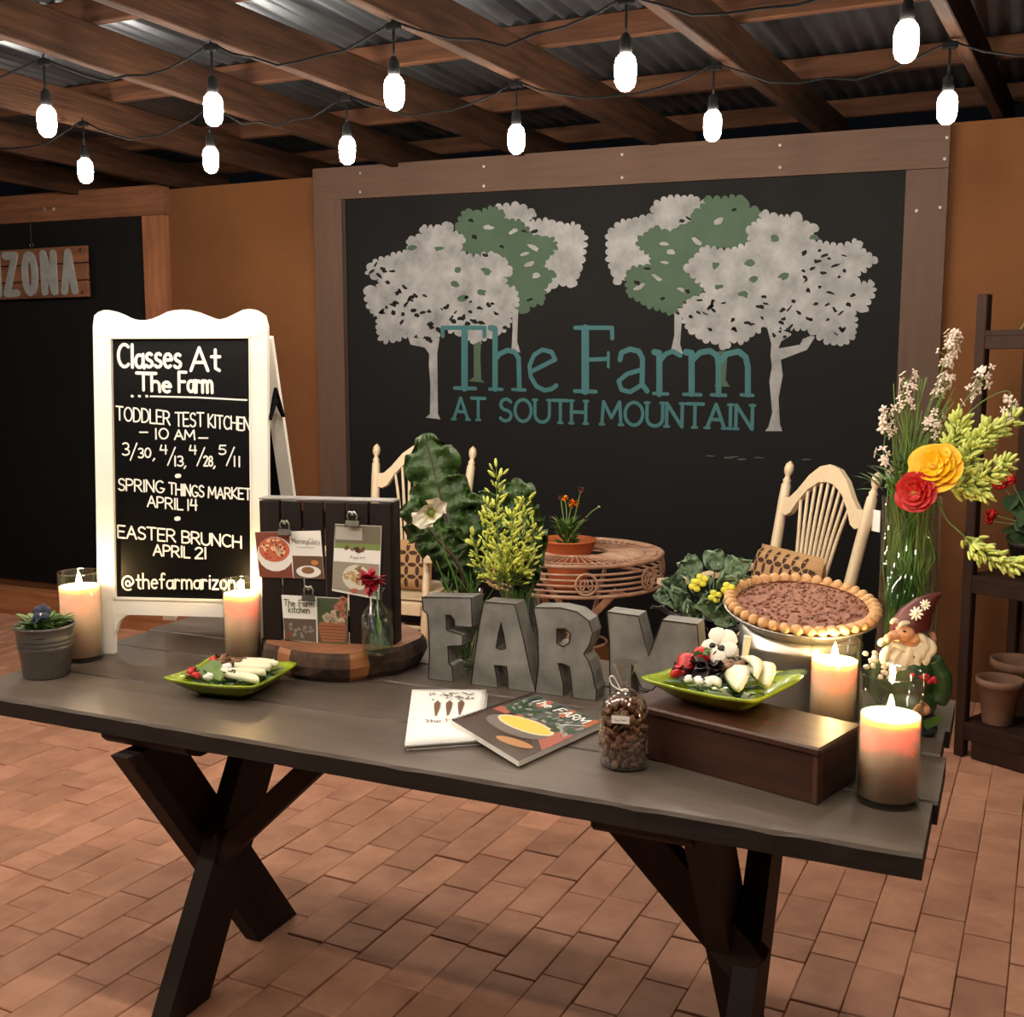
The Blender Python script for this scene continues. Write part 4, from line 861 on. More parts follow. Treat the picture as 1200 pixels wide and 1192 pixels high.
def bookquad(P,z,m,nm,sc_=None,thick=0):
    b=MB(); V=[]; 
    b.flatpoly([onB(*p) for p in P],0); vv=[]
    for p,(u,v) in zip(b.v,P): vv.append(Vector((p.x,p.y,tiltz(u,v)+z)))
    b.v=vv
    return obj(nm,b,m,ck)
b=MB(); V=[(*onB(u,v),tiltz(u,v)+z) for z in(0,.011) for u,v in((0,0),(1,0),(1,1),(0,1))]
b.add(V,[(3,2,1,0),(4,5,6,7),(0,1,5,4),(1,2,6,5),(2,3,7,6),(3,0,4,7)]); obj('page_block',b,M_paper,ck)
Z=.0115
bookquad([(0,0),(1,0),(1,1),(0,1)],Z,flat('cover_umber',(.28,.21,.18),.3),'cover')
bookquad([(.05,.52),(1,.60),(1,1),(.05,1)],Z+.0004,flat('cover_slate',(.33,.35,.33),.3),'cover_photo')
bookquad([(.30,.50),(.55,.52),(1,.25),(1,.62),(.30,.56)],Z+.0006,flat('cover_coral',(.66,.36,.30),.3),'cover_photo')
bookquad([(.04,.45),(.22,.47),(.22,.56),(.04,.56)],Z+.0006,flat('cover_coral',(.66,.36,.30),.3),'cover_photo')
e_=lambda cu,cv,ru,rv,th=0,n=18:[(cu+ru*math.cos(2*pi*k/n)*math.cos(th)-rv*math.sin(2*pi*k/n)*math.sin(th),cv+ru*math.cos(2*pi*k/n)*math.sin(th)+rv*math.sin(2*pi*k/n)*math.cos(th)) for k in range(n)]
bookquad(e_(.50,.38,.36,.16,.15),Z+.0008,flat('bowl_grey',(.45,.41,.38),.3),'cover_bowl')
bookquad(e_(.53,.45,.33,.115,.15),Z+.0010,flat('bowl_rim',(.86,.82,.70),.3),'cover_bowl')
bookquad(e_(.53,.45,.30,.095,.15),Z+.0012,flat('soup_yellow',(.87,.78,.35),.3),'cover_soup')
bookquad(e_(.72,.17,.20,.055,.25),Z+.0008,flat('bread_tan',(.72,.52,.36),.3),'cover_bread')
rr=random.Random(4)
def scatter(nm,n,u0,u1,v0,v1,s,m,z,sd):
    rr=random.Random(sd); b=MB(); 
    for i in range(n):
        P=blob(rr.uniform(u0,u1),rr.uniform(v0,v1),s*rr.uniform(.5,1.4),s*rr.uniform(.3,.8),rr.uniform(0,3),rr); st=len(b.v); b.flatpoly([onB(*p) for p in P],0)
        for k,(u,v) in enumerate(P): b.v[st+k].z=tiltz(u,v)+z+i*.00001
    obj(nm,b,m,ck,kind='stuff')
scatter('cover_leaves',40,.08,.95,.56,.78,.05,flat('cover_green',(.18,.28,.17),.3),Z+.0008,5)
scatter('cover_leaves',30,.08,.95,.56,.80,.035,flat('cover_palegrey',(.58,.58,.55),.3),Z+.0011,6)
for k in range(6): u=.10+.16*k; bookquad([(u,.80),(u+.07,.80),(u+.07,.98),(u,.98)],Z+.0008,flat('cover_orange' if k%2 else 'cover_darkgreen',(.72,.40,.27) if k%2 else (.10,.22,.18),.3),'cover_block')
b=MB(); a=Vector(onB(.14,.835)); c=Vector(onB(.88,.835)); MM=Matrix.Translation((a.x,a.y,tiltz(.3,.84)+Z+.002))@Matrix.Rotation(math.atan2(c.y-a.y,c.x-a.x),4,'Z'); dz=(tiltz(.88,.84)-tiltz(.14,.84))
write(b,'The FARM',0,0,(c-a).length,.030,.0045,MM)
for v in b.v: tt=max(0,min(1,(Vector((v.x,v.y))-a).length/(c-a).length)); v.z=tiltz(.14+.74*tt,.86)+Z+.0016
obj('cover_lettering',b,M_paper,ck)
b=MB(); b.stroke([onB(.62,.60),onB(.95,.80)],.004,0); 
for v in b.v: v.z=tiltz(.8,.7)+Z+.0020
obj('cover_fork',b,flat('fork_pale',(.8,.8,.78),.3),ck)
b=MB(); b.smooth=True
for k in range(34):
    v=.015+.97*k/33; x,y=onB(0.0,v); z=tiltz(0,v)+.006; dr=(bkB-bkL).normalized(); b.tube([(x+dr.x*(.003+.007*math.cos(t)),y+dr.y*(.003+.007*math.cos(t)),z+.0085*math.sin(t)) for t in [2*pi*i/8 for i in range(9)]],.0008,4,cap=False)
obj('spiral_binding',b,M_sock,ck,kind='stuff')
bg=thing('nut_bag','clear cellophane bag tied with string and a small white label, full of nuts','bag',(-.680,2.045,T))
def bagw(a,k): return 1+.05*math.sin(4*a+k)+.03*math.sin(9*a+2*k)
b=MB(); b.smooth=True
BP=[(0,.001),(.036,.001),(.043,.006),(.046,.03),(.047,.07),(.044,.105),(.036,.130),(.020,.148),(.006,.158),(.010,.170),(.018,.190),(.024,.205)]
b.lathe([(r*1.12,z*1.06) for r,z in BP],36,Matrix.Scale(.82,4,(0,1,0)),wob=lambda a,k:bagw(a,k) if k>1 else 1); obj('cellophane',b,M_cello,bg)
b=MB(); b.tube([(.007*math.cos(t),.007*math.sin(t),.158) for t in [2*pi*k/10 for k in range(11)]],.0018,5); b.tube(catmull([(-.004,-.006,.158),(-.022,-.010,.168),(-.028,-.010,.182),(-.020,-.010,.186),(-.006,-.006,.160)],4),.0016,5); obj('string_bow',b,M_paper,bg)
b=MB(); b.tube([(-.006,0,.155),(-.012,0,.215)],.0013,5); obj('wooden_stick',b,M_slab,bg)
LMb=Matrix.Rotation(.35,4,'Z')@plane_M((-.010,-.0490,.112),(1,-.0,0),(0,.12,1))
b=MB(); b.prism([(-.016,-.006),(.019,-.008),(.019,.007),(-.016,.009)],0,.0008,LMb); obj('paper_label',b,M_paper,bg)
b=MB(); write(b,'The Farm',-.011,-.002,.013,.004,.0006,LMb,zz=.0010); obj('label_print',b,flat('greyink',(.5,.48,.42)),bg)
rr=random.Random(21); nutme=[]
for k in range(3):
    b=MB(); b.smooth=True; b.ell((0,0,0),(.0115,.0078,.0066),10,7,lump=1.1,seed=k+3)
    me=bpy.data.meshes.new('nut'); me.from_pydata([tuple(v) for v in b.v],[],b.f); me.materials.append(M_nut); me.polygons.foreach_set('use_smooth',[True]*len(b.f)); nutme.append(me)
pts=[]; z=.0085; tries=0
while len(pts)<190 and tries<20000:
    tries+=1; z=rr.uniform(.009,.136); r=(.039 if z<.105 else .039-(z-.105)*.55)
    a=rr.uniform(0,2*pi); d=r*math.sqrt(rr.random()) if rr.random()<.3 else r*rr.uniform(.85,1)
    p=Vector((d*math.cos(a),d*math.sin(a)*.82,z))
    if all((p-o_).length>.0125 for o_ in pts): pts.append(p)
for p in pts:
    o=bpy.data.objects.new('candied_nut',rr.choice(nutme)); COL.objects.link(o); o.location=Vector((-.680,2.045,T))+p; o.rotation_euler=[rr.uniform(0,6) for _ in range(3)]
    tag(o,'glossy brown nut among the many inside the clear cellophane bag','nut','nuts inside the cellophane bag')
# ================================================================ WOODEN BOX
BA=-math.atan2(2.12-1.996,.70-.29)
bx=thing('wooden_box','dark walnut wooden box with lid, under the right green plate','box',(-.70,2.122,T),BA)
bl,bdp,bh=.428,.172,.112
b=MB(); b.box((bl/2,.006,bh/2-.008),(bl-.001,.012,bh-.018),bev=.001); obj('front_panel',b,M_box,bx)
b=MB(); b.box((bl/2,bdp-.006,bh/2-.008),(bl-.001,.012,bh-.018),bev=.001); obj('back_panel',b,M_box,bx)
for x in(.008,bl-.008): b=MB(); b.box((x,bdp/2,bh/2-.008),(.016,bdp-.026,bh-.018),bev=.001); obj('end_panel',b,M_box,bx)
b=MB(); b.box((bl-.005,.010,bh/2-.008),(.012,.022,bh-.017),bev=.002); obj('corner_post',b,M_boxe,bx)
b=MB(); b.box((bl/2,bdp/2,bh-.009),(bl+.012,bdp+.014,.017),bev=.004); obj('lid',b,M_box,bx)
b=MB(); write(b,'The Farm',.275,.055,.355,.020,.0022,Matrix.Translation((0,0,bh)),serif=.0015); obj('burnt_lettering',b,flat('rust_red',(.45,.18,.12),.6),bx)
# ================================================================ GREEN PLATES
def plate(label,loc,rz,hw,hd,name='green_plate'):
    t=thing(name,label,'plate',loc,rz); b=MB(); b.smooth=True; n=44
    def rad(a,sx,sy,p=5): c,s_=abs(math.cos(a)),abs(math.sin(a)); return 1/((c/sx)**p+(s_/sy)**p)**(1/p)
    prof=[(0,.0055,3),(.50,.0055,3),(.62,.009,4),(.83,.038,6),(.93,.053,9),(1.0,.058,11),(1.015,.055,11),(1.0,.049,11),(.93,.043,9),(.81,.026,6),(.56,.0,4),(.5,.002,3),(0,.002,3)]
    V=[];
    for s_,z,p in [(a_,b_*.82,c_) for a_,b_,c_ in prof]:
        for k in range(n):
            a=2*pi*k/n; cr=(abs(math.cos(a)*math.sin(a))*2)**6
            r=rad(a,hw,hd,p)*s_*(1+ (.06*cr if s_>.9 else 0)); V.append((r*math.cos(a),r*math.sin(a),z+(.006*cr if s_>.9 else 0)))
    Fs=[]
    for j in range(len(prof)-1):
        for k in range(n): l=(k+1)%n; Fs.append([j*n+k,j*n+l,(j+1)*n+l,(j+1)*n+k][::-1])
    b.add(V,Fs); obj('dish',b,M_lime,t); return t
P1=(-1.738,2.142,T); A1=math.atan2(.049,.276)
plate('lime green square plate at left with pale wedges, pecans and strawberries, on the bare table',P1,A1-.06,.120,.110)
P2=(-.520,2.205,T+bh); A2=math.atan2(-.108,.287)
plate('lime green square plate at right with salad, standing on the wooden box',P2,A2+.10,.124,.115)
rr=random.Random(31)
def food(name,mb,m,base,rz,loc,label,cat,group=None,smooth=True):
    M=Matrix.Translation(base)@Matrix.Rotation(rz,4,'Z'); p=M@Vector(loc); return obj(name,mb,m,None,tuple(p),(0,0,rz),label=label,cat=cat,group=group)
def slice_wedge(L,w_,h):   # crescent slice lying on its side
    b=MB(); b.smooth=True; n=10; V=[];Fs=[]
    for i in range(n+1):
        t=i/n; x=(t-.5)*L; ww=w_*math.sin(pi*min(.98,max(.02,t)))**.6; bow=.25*L*(1-(2*t-1)**2)*.5
        V+=[(x,bow-ww*.5,0),(x,bow+ww*.5,0),(x,bow+ww*.35,h*.9),(x,bow,h*1.15),(x,bow-ww*.35,h*.8)]
    for i in range(n):
        for k in range(5): l=(k+1)%5; Fs.append([i*5+k,i*5+l,(i+1)*5+l,(i+1)*5+k][::-1])
    Fs.append([0,1,2,3,4]); Fs.append([n*5+k for k in range(5)][::-1]); b.add(V,Fs); return b
# left plate contents (local x to the right, y away)
b=MB(); tuft(b,(0,0,.022),.085,60,.05,.035,rr,.010,ruf=.1); food('salad_bed',b,M_leafb,P1,A1,(0,0,0),'bed of small green salad leaves on the left lime plate','salad').update_tag(); COL.objects['salad_bed']['kind']='stuff'
for k,(x,y,z,a) in enumerate([(.045,-.005,.044,.12),(.048,.016,.052,.05),(.044,.036,.054,-.05),(.024,-.040,.044,-.2),(.054,.058,.052,-.15),(.062,-.050,.044,-.35)]):
    b=MB(); b=slice_wedge(.095,.032,.014); o=food('pear_wedge',b,M_pear,P1,A1+a,(0,0,0),['pale wedge in the middle of the stack on the left plate','topmost pale wedge of the stack on the left plate','third pale wedge from the front of the left plate stack','short pale wedge nearest the front rim of the left plate','pale wedge at the back rim of the left plate','pale wedge by the right front corner of the left plate'][k],'pear wedge')
    o.location=Matrix.Translation(P1)@Matrix.Rotation(A1,4,'Z')@Vector((x,y,z))
pm=MB(); pm.smooth=True; pm.ell((0,0,0),(.016,.009,.006),9,6,lump=.4,seed=4)
pe=None
for k in range(20):
    x=rr.uniform(-.070,.008); y=rr.uniform(.035,.075); z=.046+rr.uniform(0,.022)
    if pe is None: pe=obj('pecan_half',pm,M_nut,None); o=pe
    else: o=pe.copy(); COL.objects.link(o)
    o.location=Matrix.Translation(P1)@Matrix.Rotation(A1,4,'Z')@Vector((x,y,z)); o.rotation_euler=(rr.uniform(-.6,.6),rr.uniform(-.6,.6),rr.uniform(0,6)); tag(o,'brown pecan half in the heap at the back of the left lime plate','nut','pecan halves on the left plate')
def berry(base,rz,loc,s,label,cat='strawberry',leafy=False):
    t=thing('strawberry',label,cat,tuple(Matrix.Translation(base)@Matrix.Rotation(rz,4,'Z')@Vector(loc))); t.rotation_euler=(rr.uniform(.5,1.2),rr.uniform(-.5,.5),rr.uniform(0,6))
    b=MB(); b.smooth=True; b.lathe([(0,-s*1.15),(s*.45,-s*.8),(s*.85,-s*.1),(s*.9,s*.35),(s*.5,s*.72),(0,s*.75)],12); obj('fruit',b,M_straw,t)
    b=MB(); rq=random.Random(int(s*9999)); tuft(b,(0,0,s*.72),.002,6,s*.9,s*.4,rq); obj('calyx',b,M_leaf,t,kind='stuff')
berry(P1,A1,(-.075,.045,.056),.017,'red strawberry at the back left of the left plate, beside the pecans')
berry(P1,A1,(-.088,-.040,.050),.017,'red strawberry at the front left corner of the left plate')
berry(P1,A1,(-.066,-.058,.048),.013,'small red berry at the front rim of the left plate')
for k,(x,y,z,a,lb_) in enumerate([(-.048,-.003,.055,.4,'green cucumber slice leaning at the back of a pair on the left plate'),(-.050,-.032,.052,.2,'green cucumber slice at the front of a pair on the left plate'),(-.012,-.052,.046,-.4,'curled green cucumber piece by the front rim of the left plate')]):
    b=MB(); b.smooth=False; b.lathe([(0,-.003),(.021,-.003),(.022,0),(.021,.003),(0,.003)],18,Matrix.Rotation(1.0,4,'X')@Matrix.Rotation(a,4,'Y')); food('cucumber_slice',b,M_cuc,P1,A1,(x,y,z),lb_,'cucumber')
for k,(x,y,z) in enumerate([(-.016,.002,.058),(-.010,-.020,.052),(-.034,-.055,.048)]):
    b=MB(); b.smooth=True; b.ell((0,0,0),(.014,.011,.010),9,6,lump=.6,seed=k); food('cheese_crumble',b,M_chees,P1,A1,(x,y,z),['round white cheese lump in the middle of the left plate','white cheese crumb below the round lump on the left plate','white cheese crumb beside the front cucumber on the left plate'][k],'cheese')
# right plate contents
b=MB(); tuft(b,(0,0,.024),.075,46,.05,.032,rr,.012,ruf=.1); o=food('salad_bed',b,M_leafb,P2,A2,(0,0,0),'green salad leaves under everything on the right lime plate','salad'); o['kind']='stuff'
b=MB(); tuft(b,(-.03,.01,.044),.045,50,.045,.03,rr,.02,ruf=.25); o=food('dark_leaves',b,M_purp,P2,A2,(0,0,0),'dark purple salad leaves in the middle of the right plate','salad'); o['kind']='stuff'
berry(P2,A2,(-.078,-.014,.062),.030,'large halved strawberry at the left rim of the right plate'); berry(P2,A2,(-.074,.03,.076),.022,'smaller strawberry above the large one on the right plate'); berry(P2,A2,(-.086,-.040,.052),.016,'strawberry piece at the left front of the right plate')
for k,(x,y,z,a,L,wd_,lb_) in enumerate([(.052,-.040,.060,-.75,.13,.050,'broad pale mushroom slice near the front of the right plate'),(.084,.004,.066,-.70,.13,.046,'broad pale mushroom slice at the right rim of the right plate'),(.062,.006,.078,-.80,.14,.022,'narrow pale stalk between the two mushroom slices of the right plate'),(.02,-.060,.052,-.4,.05,.02,'small pale slice by the front rim of the right plate')]):
    b=slice_wedge(L,wd_*1.1,.010); o=food('mushroom_slice',b,M_pear,P2,A2+a,(0,0,0),lb_,'mushroom'); o.rotation_euler=(.75,0,A2+a); o.location=Matrix.Translation(P2)@Matrix.Rotation(A2,4,'Z')@Vector((x,y,z))
for k in range(12):
    o=pe.copy(); COL.objects.link(o); o.location=Matrix.Translation(P2)@Matrix.Rotation(A2,4,'Z')@Vector((rr.uniform(-.01,.04),rr.uniform(-.01,.05),.068+rr.uniform(0,.012))); o.rotation_euler=(rr.uniform(-.6,.6),rr.uniform(-.6,.6),rr.uniform(0,6)); o['label']='brown nut in the small heap on the right lime plate'; o['group']='nuts on the right plate'
for k,(x,y) in enumerate([(-.035,-.072),(-.018,-.062),(-.004,-.074),(.012,-.066)]):
    b=MB(); b.smooth=True; b.ell((0,0,0),(.010,.008,.008),8,5,lump=.6,seed=k+9); food('cheese_crumble',b,M_chees,P2,A2,(x,y,.054),'white cheese crumb along the front rim of the right plate','cheese','cheese crumbs on the right plate')
b=MB(); 
for k in range(5): leafmesh(b,(.06+k*.006,.065,.05+k*.003),(.9,.25-.1*k,.25+.03*k),.09,.014,5,curl=.15)
o=food('green_beans',b,M_cuc,P2,A2,(0,0,0),'long green bean-like leaves sticking over the back right rim of the right plate','greens'); o['kind']='stuff'
b=MB(); b.tube([(0,0,0),(.008,.004,.075)],[.006,.008],8); food('celery_stick',b,M_pear,P2,A2,(.012,.055,.055),'pale upright celery stick at the back of the right plate','celery')
# white pansy with black face on the right plate
wpn=thing('white_pansy','white pansy bloom with black blotches resting on the salad of the right plate','flower',tuple(Matrix.Translation(P2)@Matrix.Rotation(A2,4,'Z')@Vector((-.040,.045,.098))))
Mf=flowerM((0,0,0),(-.35,-.85,.35))
for k,(x,y,s_) in enumerate([(.014,.020,.024),(-.010,.022,.022),(.026,.0,.020),(-.024,-.004,.019),(.002,-.018,.022)]):
    b=MB(); b.smooth=True; b.ell((x,y,.001*k),(s_*1.1,s_*.9,.004),10,6,Mf,lump=.25,seed=k); obj('petal',b,M_whp,wpn)
for k,(x,y) in enumerate([(-.014,.0),(.010,-.002),(-.002,-.014)]): b=MB(); b.smooth=True; b.ell((x,y,.006),(.009,.007,.002),9,5,Mf,lump=.6,seed=k+2); obj('blotch',b,M_blackp,wpn)
# ================================================================ PIE AND STAND
SX,SY=-.432,2.605
st=thing('pie_stand','round polished steel canister stand under the pecan pie','cake stand',(SX,SY,T),YAW)
tilt=math.radians(-10)   # the top slopes towards the camera
b=MB(); b.smooth=True
def canrow(r,z0,sl): return [(r*math.cos(2*pi*k/48),r*math.sin(2*pi*k/48),z0+sl*r*math.sin(2*pi*k/48)) for k in range(48)]
sl_=math.tan(-tilt)
rows=[canrow(.138,0,0),canrow(.141,.004,0),canrow(.141,.150,0),canrow(.144,.153,0),canrow(.144,.160,0),canrow(.141,.163,0),canrow(.141,.20,sl_),canrow(.135,.203,sl_)]
V=[p for r in rows for p in r]; Fs=[]
for j in range(len(rows)-1):
    for k in range(48): l=(k+1)%48; Fs.append([j*48+k,j*48+l,(j+1)*48+l,(j+1)*48+k])
b.add(V,Fs); obj('canister',b,M_steel,st); b=MB(); b.flatpoly([(p[0],p[1]) for p in rows[-1]],.0); 
for v in b.v: v.z=.203+sl_*v.y
obj('top_disc',b,M_steel,st)
PC=Vector((SX,SY,T+.204)); pieR=Matrix.Translation(PC)@Matrix.Rotation(YAW,4,'Z')@Matrix.Rotation(-tilt,4,'X')
pi_=thing('pecan_pie','large round pecan pie with fluted golden crust in a steel pan','pie',tuple(PC)); pi_.rotation_euler=(-tilt,0,0); pi_.rotation_mode='XYZ'
pi_.matrix_basis=pieR
RP=.180
b=MB(); b.smooth=True; b.lathe([(0,.001),(RP*.72,.001),(RP*.94,.036),(RP*1.005,.039),(RP*1.012,.037),(RP*1.0,.034),(RP*.95,.031),(RP*.74,-.001),(0,-.001)],64); obj('pie_pan',b,M_steel,pi_)
b=MB(); b.smooth=True; b.lathe([(RP*.70,.004),(RP*.93,.038),(RP*.96,.046),(RP*.90,.050),(RP*.84,.044)],96); obj('crust',b,M_crust,pi_)
nc=40; cm=None
for k in range(nc):
    a=2*pi*k/nc
    if cm is None:
        b=MB(); b.smooth=True; b.ell((0,0,0),(.0175,.0112,.012),10,7,rot=Matrix.Rotation(.55,3,'Z'),lump=.15,seed=2); me=obj('crimp',b,M_crust,pi_); cm=me.data; o=me
    else: o=child('crimp',cm,pi_)
    o.location=(RP*.925*math.cos(a),RP*.925*math.sin(a),.047); o.rotation_euler=(0,0,a)
b=MB(); b.smooth=True
def pf(u,v):
    a=2*pi*u; r=RP*.875*v; p=Vector((r*math.cos(a),r*math.sin(a),0)); return p+Vector((0,0,.040+.004*(1-v*v)+.0035*noise.noise(p*75)+.002*noise.noise(p*170)))
b.grid(pf,110,40); obj('filling',b,M_pec,pi_)
b=MB(); rr=random.Random(17)
for k in range(260):
    a=rr.uniform(0,2*pi); r=RP*.84*math.sqrt(rr.random()); b.ell((r*math.cos(a),r*math.sin(a),.0445),(.0055,.0035,.003),6,4,rot=Matrix.Rotation(rr.uniform(0,3),3,'Z'))
obj('pecan_pieces',b,M_pec,pi_,kind='stuff')
# ================================================================ GLASS VASES AND CUT PLANTS ON THE TABLE
def jar(name,label,x,y,r,h,water,cat='vase'):
    t=thing(name,label,cat,(x,y,T))
    b=MB(); b.smooth=True; b.lathe([(0,0),(r*.95,0),(r,.005),(r,h),(r-.003,h),(r-.003,.014),(0,.012)],32); obj('glass',b,M_glass,t)
    b=MB(); b.smooth=True; b.lathe([(0,.013),(r-.0035,.013),(r-.0035,water),(0,water)],28); obj('water',b,M_water,t); return t
def kale(name,label,pts,wd,Y,group=None,mats=(None,None),face=None,sd=1,base=None):
    """pts: stalk base, leaf start, leaf tip in the photograph at depth Y"""
    P=[ony(p[0],p[1],p[2] if len(p)>2 else Y) for p in pts]; t=thing(name,label,'leaf',tuple(P[0])); s0,s1,tip=P[0],P[1],P[2]
    b=MB(); b.smooth=True; b.tube(catmull([s0,s1,s1.lerp(tip,.5),tip],5),[.007,.007,.006,.006,.0055,.0055,.005,.005,.004,.004,.003,.003,.002,.002,.0015,.001],6); obj('midrib',b,mats[1] or M_kstem,t,world=True)
    d=(tip-s1); L=d.length; d.normalize(); fn_=(face or toCam(s1)); s_=d.cross(fn_).normalized(); u=s_.cross(d)
    b=MB(); b.smooth=True
    def f(a,c):
        v=2*c-1; w_=wd*.5*(math.sin(pi*min(1,.06+a*.90))**.38)*(1+.16*math.sin(a*23+sd)+.09*math.sin(a*47+sd*2)); rip=.022*math.sin(a*42+v*4+sd)*abs(v)**2+.011*math.sin(a*70+sd*3)*abs(v)
        bub=.018*noise.noise(Vector((a*11+sd,v*6,sd)))+.008*noise.noise(Vector((a*30,v*16,sd)))
        return s1+d*(L*a+(.014*math.sin(a*30+sd))*abs(v)**2)+s_*(w_*v)+u*(rip+bub*(.3+abs(v))-.03*v*v)
    b.grid(f,64,24); obj('blade',b,mats[0] or M_leafd,t,world=True); return t
j1=jar('glass_vase','clear glass jar of kale and a poppy standing behind the metal letter F',-1.325,2.60,.055,.205,.12)
kale('kale_leaf','tallest dark green crinkled kale leaf, leaning left above the metal letter F',[(541,745,2.60),(545,690,2.62),(497,508,2.66)],.165,2.6,sd=1)
kale('kale_leaf','broad dark kale leaf hanging low at the left of the tallest kale leaf',[(545,742,2.59),(540,668,2.60),(478,588,2.60)],.12,2.6,sd=4)
kale('kale_leaf','dark kale leaf spreading right toward the yellow buds',[(548,742,2.61),(540,665,2.66),(572,575,2.72)],.13,2.6,sd=7)
kale('kale_leaf','small grey-green kale leaf at the left bottom of the kale bunch',[(543,742,2.62),(535,655,2.64),(515,560,2.70)],.14,2.6,sd=9)
b=MB()
def grassy(name,label,pts_fn,n,m,loc,r=.0016,sd=5,cat='stems'):
    rr=random.Random(sd); b=MB()
    for i in range(n): b.tube(catmull(pts_fn(rr),3),r,4)
    o=obj(name,b,m,None,loc,world=True,label=label,cat=cat); o['kind']='stuff'; return o
pop=thing('white_poppy','open white poppy with yellow-green centre in front of the kale leaves','flower',tuple(Vector((-1.325,2.60,T+.02))))
hp=ony(506,600,2.52)
b=MB(); b.tube(catmull([Vector((-1.32,2.58,T+.02)),ony(536,690,2.57),ony(522,650,2.55),ony(514,612,2.53)],5),.0024,6); obj('stem',b,M_stem,pop,world=True)
Mp=plane_M(hp,(.85,.15,.5),(-.35,-.1,.75))
for k,(a0,s_,el) in enumerate([(200,.062,.15),(20,.060,.5),(110,.040,.8),(285,.045,.35)]):
    b=MB(); b.smooth=True
    def f(u,v,a0=a0,s_=s_,el=el):
        a=math.radians(a0+(u-.5)*120); r=s_*v*(1-.12*abs(math.sin(u*9))); return Mp@Vector((r*math.cos(a),r*math.sin(a)*.62,.002+el*r*v+.004*math.sin(u*14)*v))
    b.grid(f,12,7); obj('petal',b,M_whp,pop,world=True)
b=MB(); b.smooth=True; b.ell(Mp@Vector((0,0,.008)),(.010,.010,.009)); obj('seed_head',b,M_cuc,pop,world=True)
b=MB(); rr=random.Random(6)
for i in range(50): a=rr.uniform(0,2*pi); q_=.009+.009*rr.random(); b.tube([Mp@Vector((.006*math.cos(a),.006*math.sin(a),.003)),Mp@Vector((q_*math.cos(a),q_*math.sin(a),.012))],.0011,3)
obj('stamens',b,M_bud,pop,world=True,kind='stuff')
grassy('leafy_sprigs','thin green leafy sprigs inside the glass jar behind letter F',lambda r:[Vector((-1.325+r.uniform(-.03,.03),2.60+r.uniform(-.03,.03),T+.02)),Vector((-1.325+r.uniform(-.045,.045),2.60+r.uniform(-.04,.04),T+.14)),Vector((-1.325+r.uniform(-.07,.09),2.60+r.uniform(-.05,.04),T+.19+r.random()*.1))],26,M_grass,(-1.325,2.60,T+.02))
j2=jar('glass_vase','clear glass jar of yellow-green flower stalks behind metal letter A',-1.150,2.60,.048,.215,.12)
def stalk(name,label,base,pts,n,bl,mb_,Y,r=.0022,spread=.022,start=.35,sd=1,cat='flower stalk',open_=False,group=None,stemm=None):
    """pts photograph points with depth; buds are set along the upper part"""
    rr=random.Random(sd); P=[Vector(base)]+[ony(p[0],p[1],p[2]) for p in pts]; C=catmull(P,6); t=thing(name,label,cat,tuple(P[0]),0,group)
    b=MB(); b.tube(C,[r*(1-.6*i/len(C)) for i in range(len(C))],5); 
    bb=MB(); bb.smooth=True; N=len(C)
    for k in range(n):
        f=start+(1-start)*(k+.5)/n; i=min(N-2,int(f*(N-1))); p=C[i].lerp(C[i+1],f*(N-1)-i); ax=(C[i+1]-C[i]).normalized()
        d=(Vector((rr.gauss(0,1),rr.gauss(0,1),rr.gauss(0,1)))+ax*.6); d=d-ax*d.dot(ax)*.6; d.normalize(); ln=spread*rr.uniform(.5,1.2)*(1.15-.55*f); q=p+d*ln+ax*ln*.5
        b.tube([p,q],r*.35,3,cap=False); s_=bl*rr.uniform(.75,1.2)
        if open_:
            M=dirM(q,(d+Vector((0,-.3,.2))).normalized(),rr.uniform(0,1))
            for a in range(4): bb.ell((s_*.55*math.cos(a*pi/2),s_*.55*math.sin(a*pi/2),0),(s_*.5 if a%2==0 else s_*.3,s_*.3 if a%2==0 else s_*.5,s_*.12),6,4,M)
        else:
            q2=(d+ax*.8).normalized(); bb.ell(q,(s_*.33,s_*.33,s_),6,5,rot=q2.to_track_quat('Z','Y').to_matrix())
    obj('stem',b,stemm or M_stem,t,world=True); obj('blossoms',bb,mb_,t,world=True,kind='stuff'); return t
B2=(-1.150,2.60,T+.03)
for k,(pts,n,lb_) in enumerate([
 ([(590,680,2.58),(583,620,2.58),(582,555,2.58)],48,'tallest yellow-green budding stalk rising above letter A'),
 ([(600,680,2.56),(612,640,2.56),(613,586,2.56)],44,'yellow-green budding stalk second from right above letter A'),
 ([(585,682,2.58),(572,640,2.58),(571,594,2.58)],40,'yellow-green budding stalk left of the tallest one above letter A'),
 ([(595,685,2.54),(597,650,2.53),(600,603,2.53)],44,'yellow-green budding stalk in the middle front of the bunch above letter A'),
 ([(600,690,2.56),(616,668,2.56),(626,622,2.56)],36,'yellow-green budding stalk bending right at the edge of the bunch above letter A'),
 ([(585,690,2.56),(566,668,2.56),(556,634,2.56)],36,'yellow-green budding stalk bending left toward the kale'),
 ([(590,692,2.54),(585,672,2.53),(588,640,2.53)],40,'short yellow-green budding stalk low in front of letter A bunch')]):
    stalk('budding_stalk',lb_,B2,pts,int(n*1.35),.0110,M_bud,2.6,sd=k+40,spread=.036,start=.36)
bb=MB(); tuft(bb,tuple(ony(592,690,2.58)),.045,110,.035,.012,random.Random(9),.09); o=obj('yellow_green_florets',bb,M_bud,None,tuple(ony(592,690,2.58)),world=True,label='dense mass of yellow-green florets spilling over the jar behind letter A',cat='flowers'); o['kind']='stuff'
kale('kale_leaf','upright dark kale leaf behind the yellow-green buds at right',[(600,745,2.63),(614,690,2.65),(605,560,2.70)],.115,2.65,sd=12)
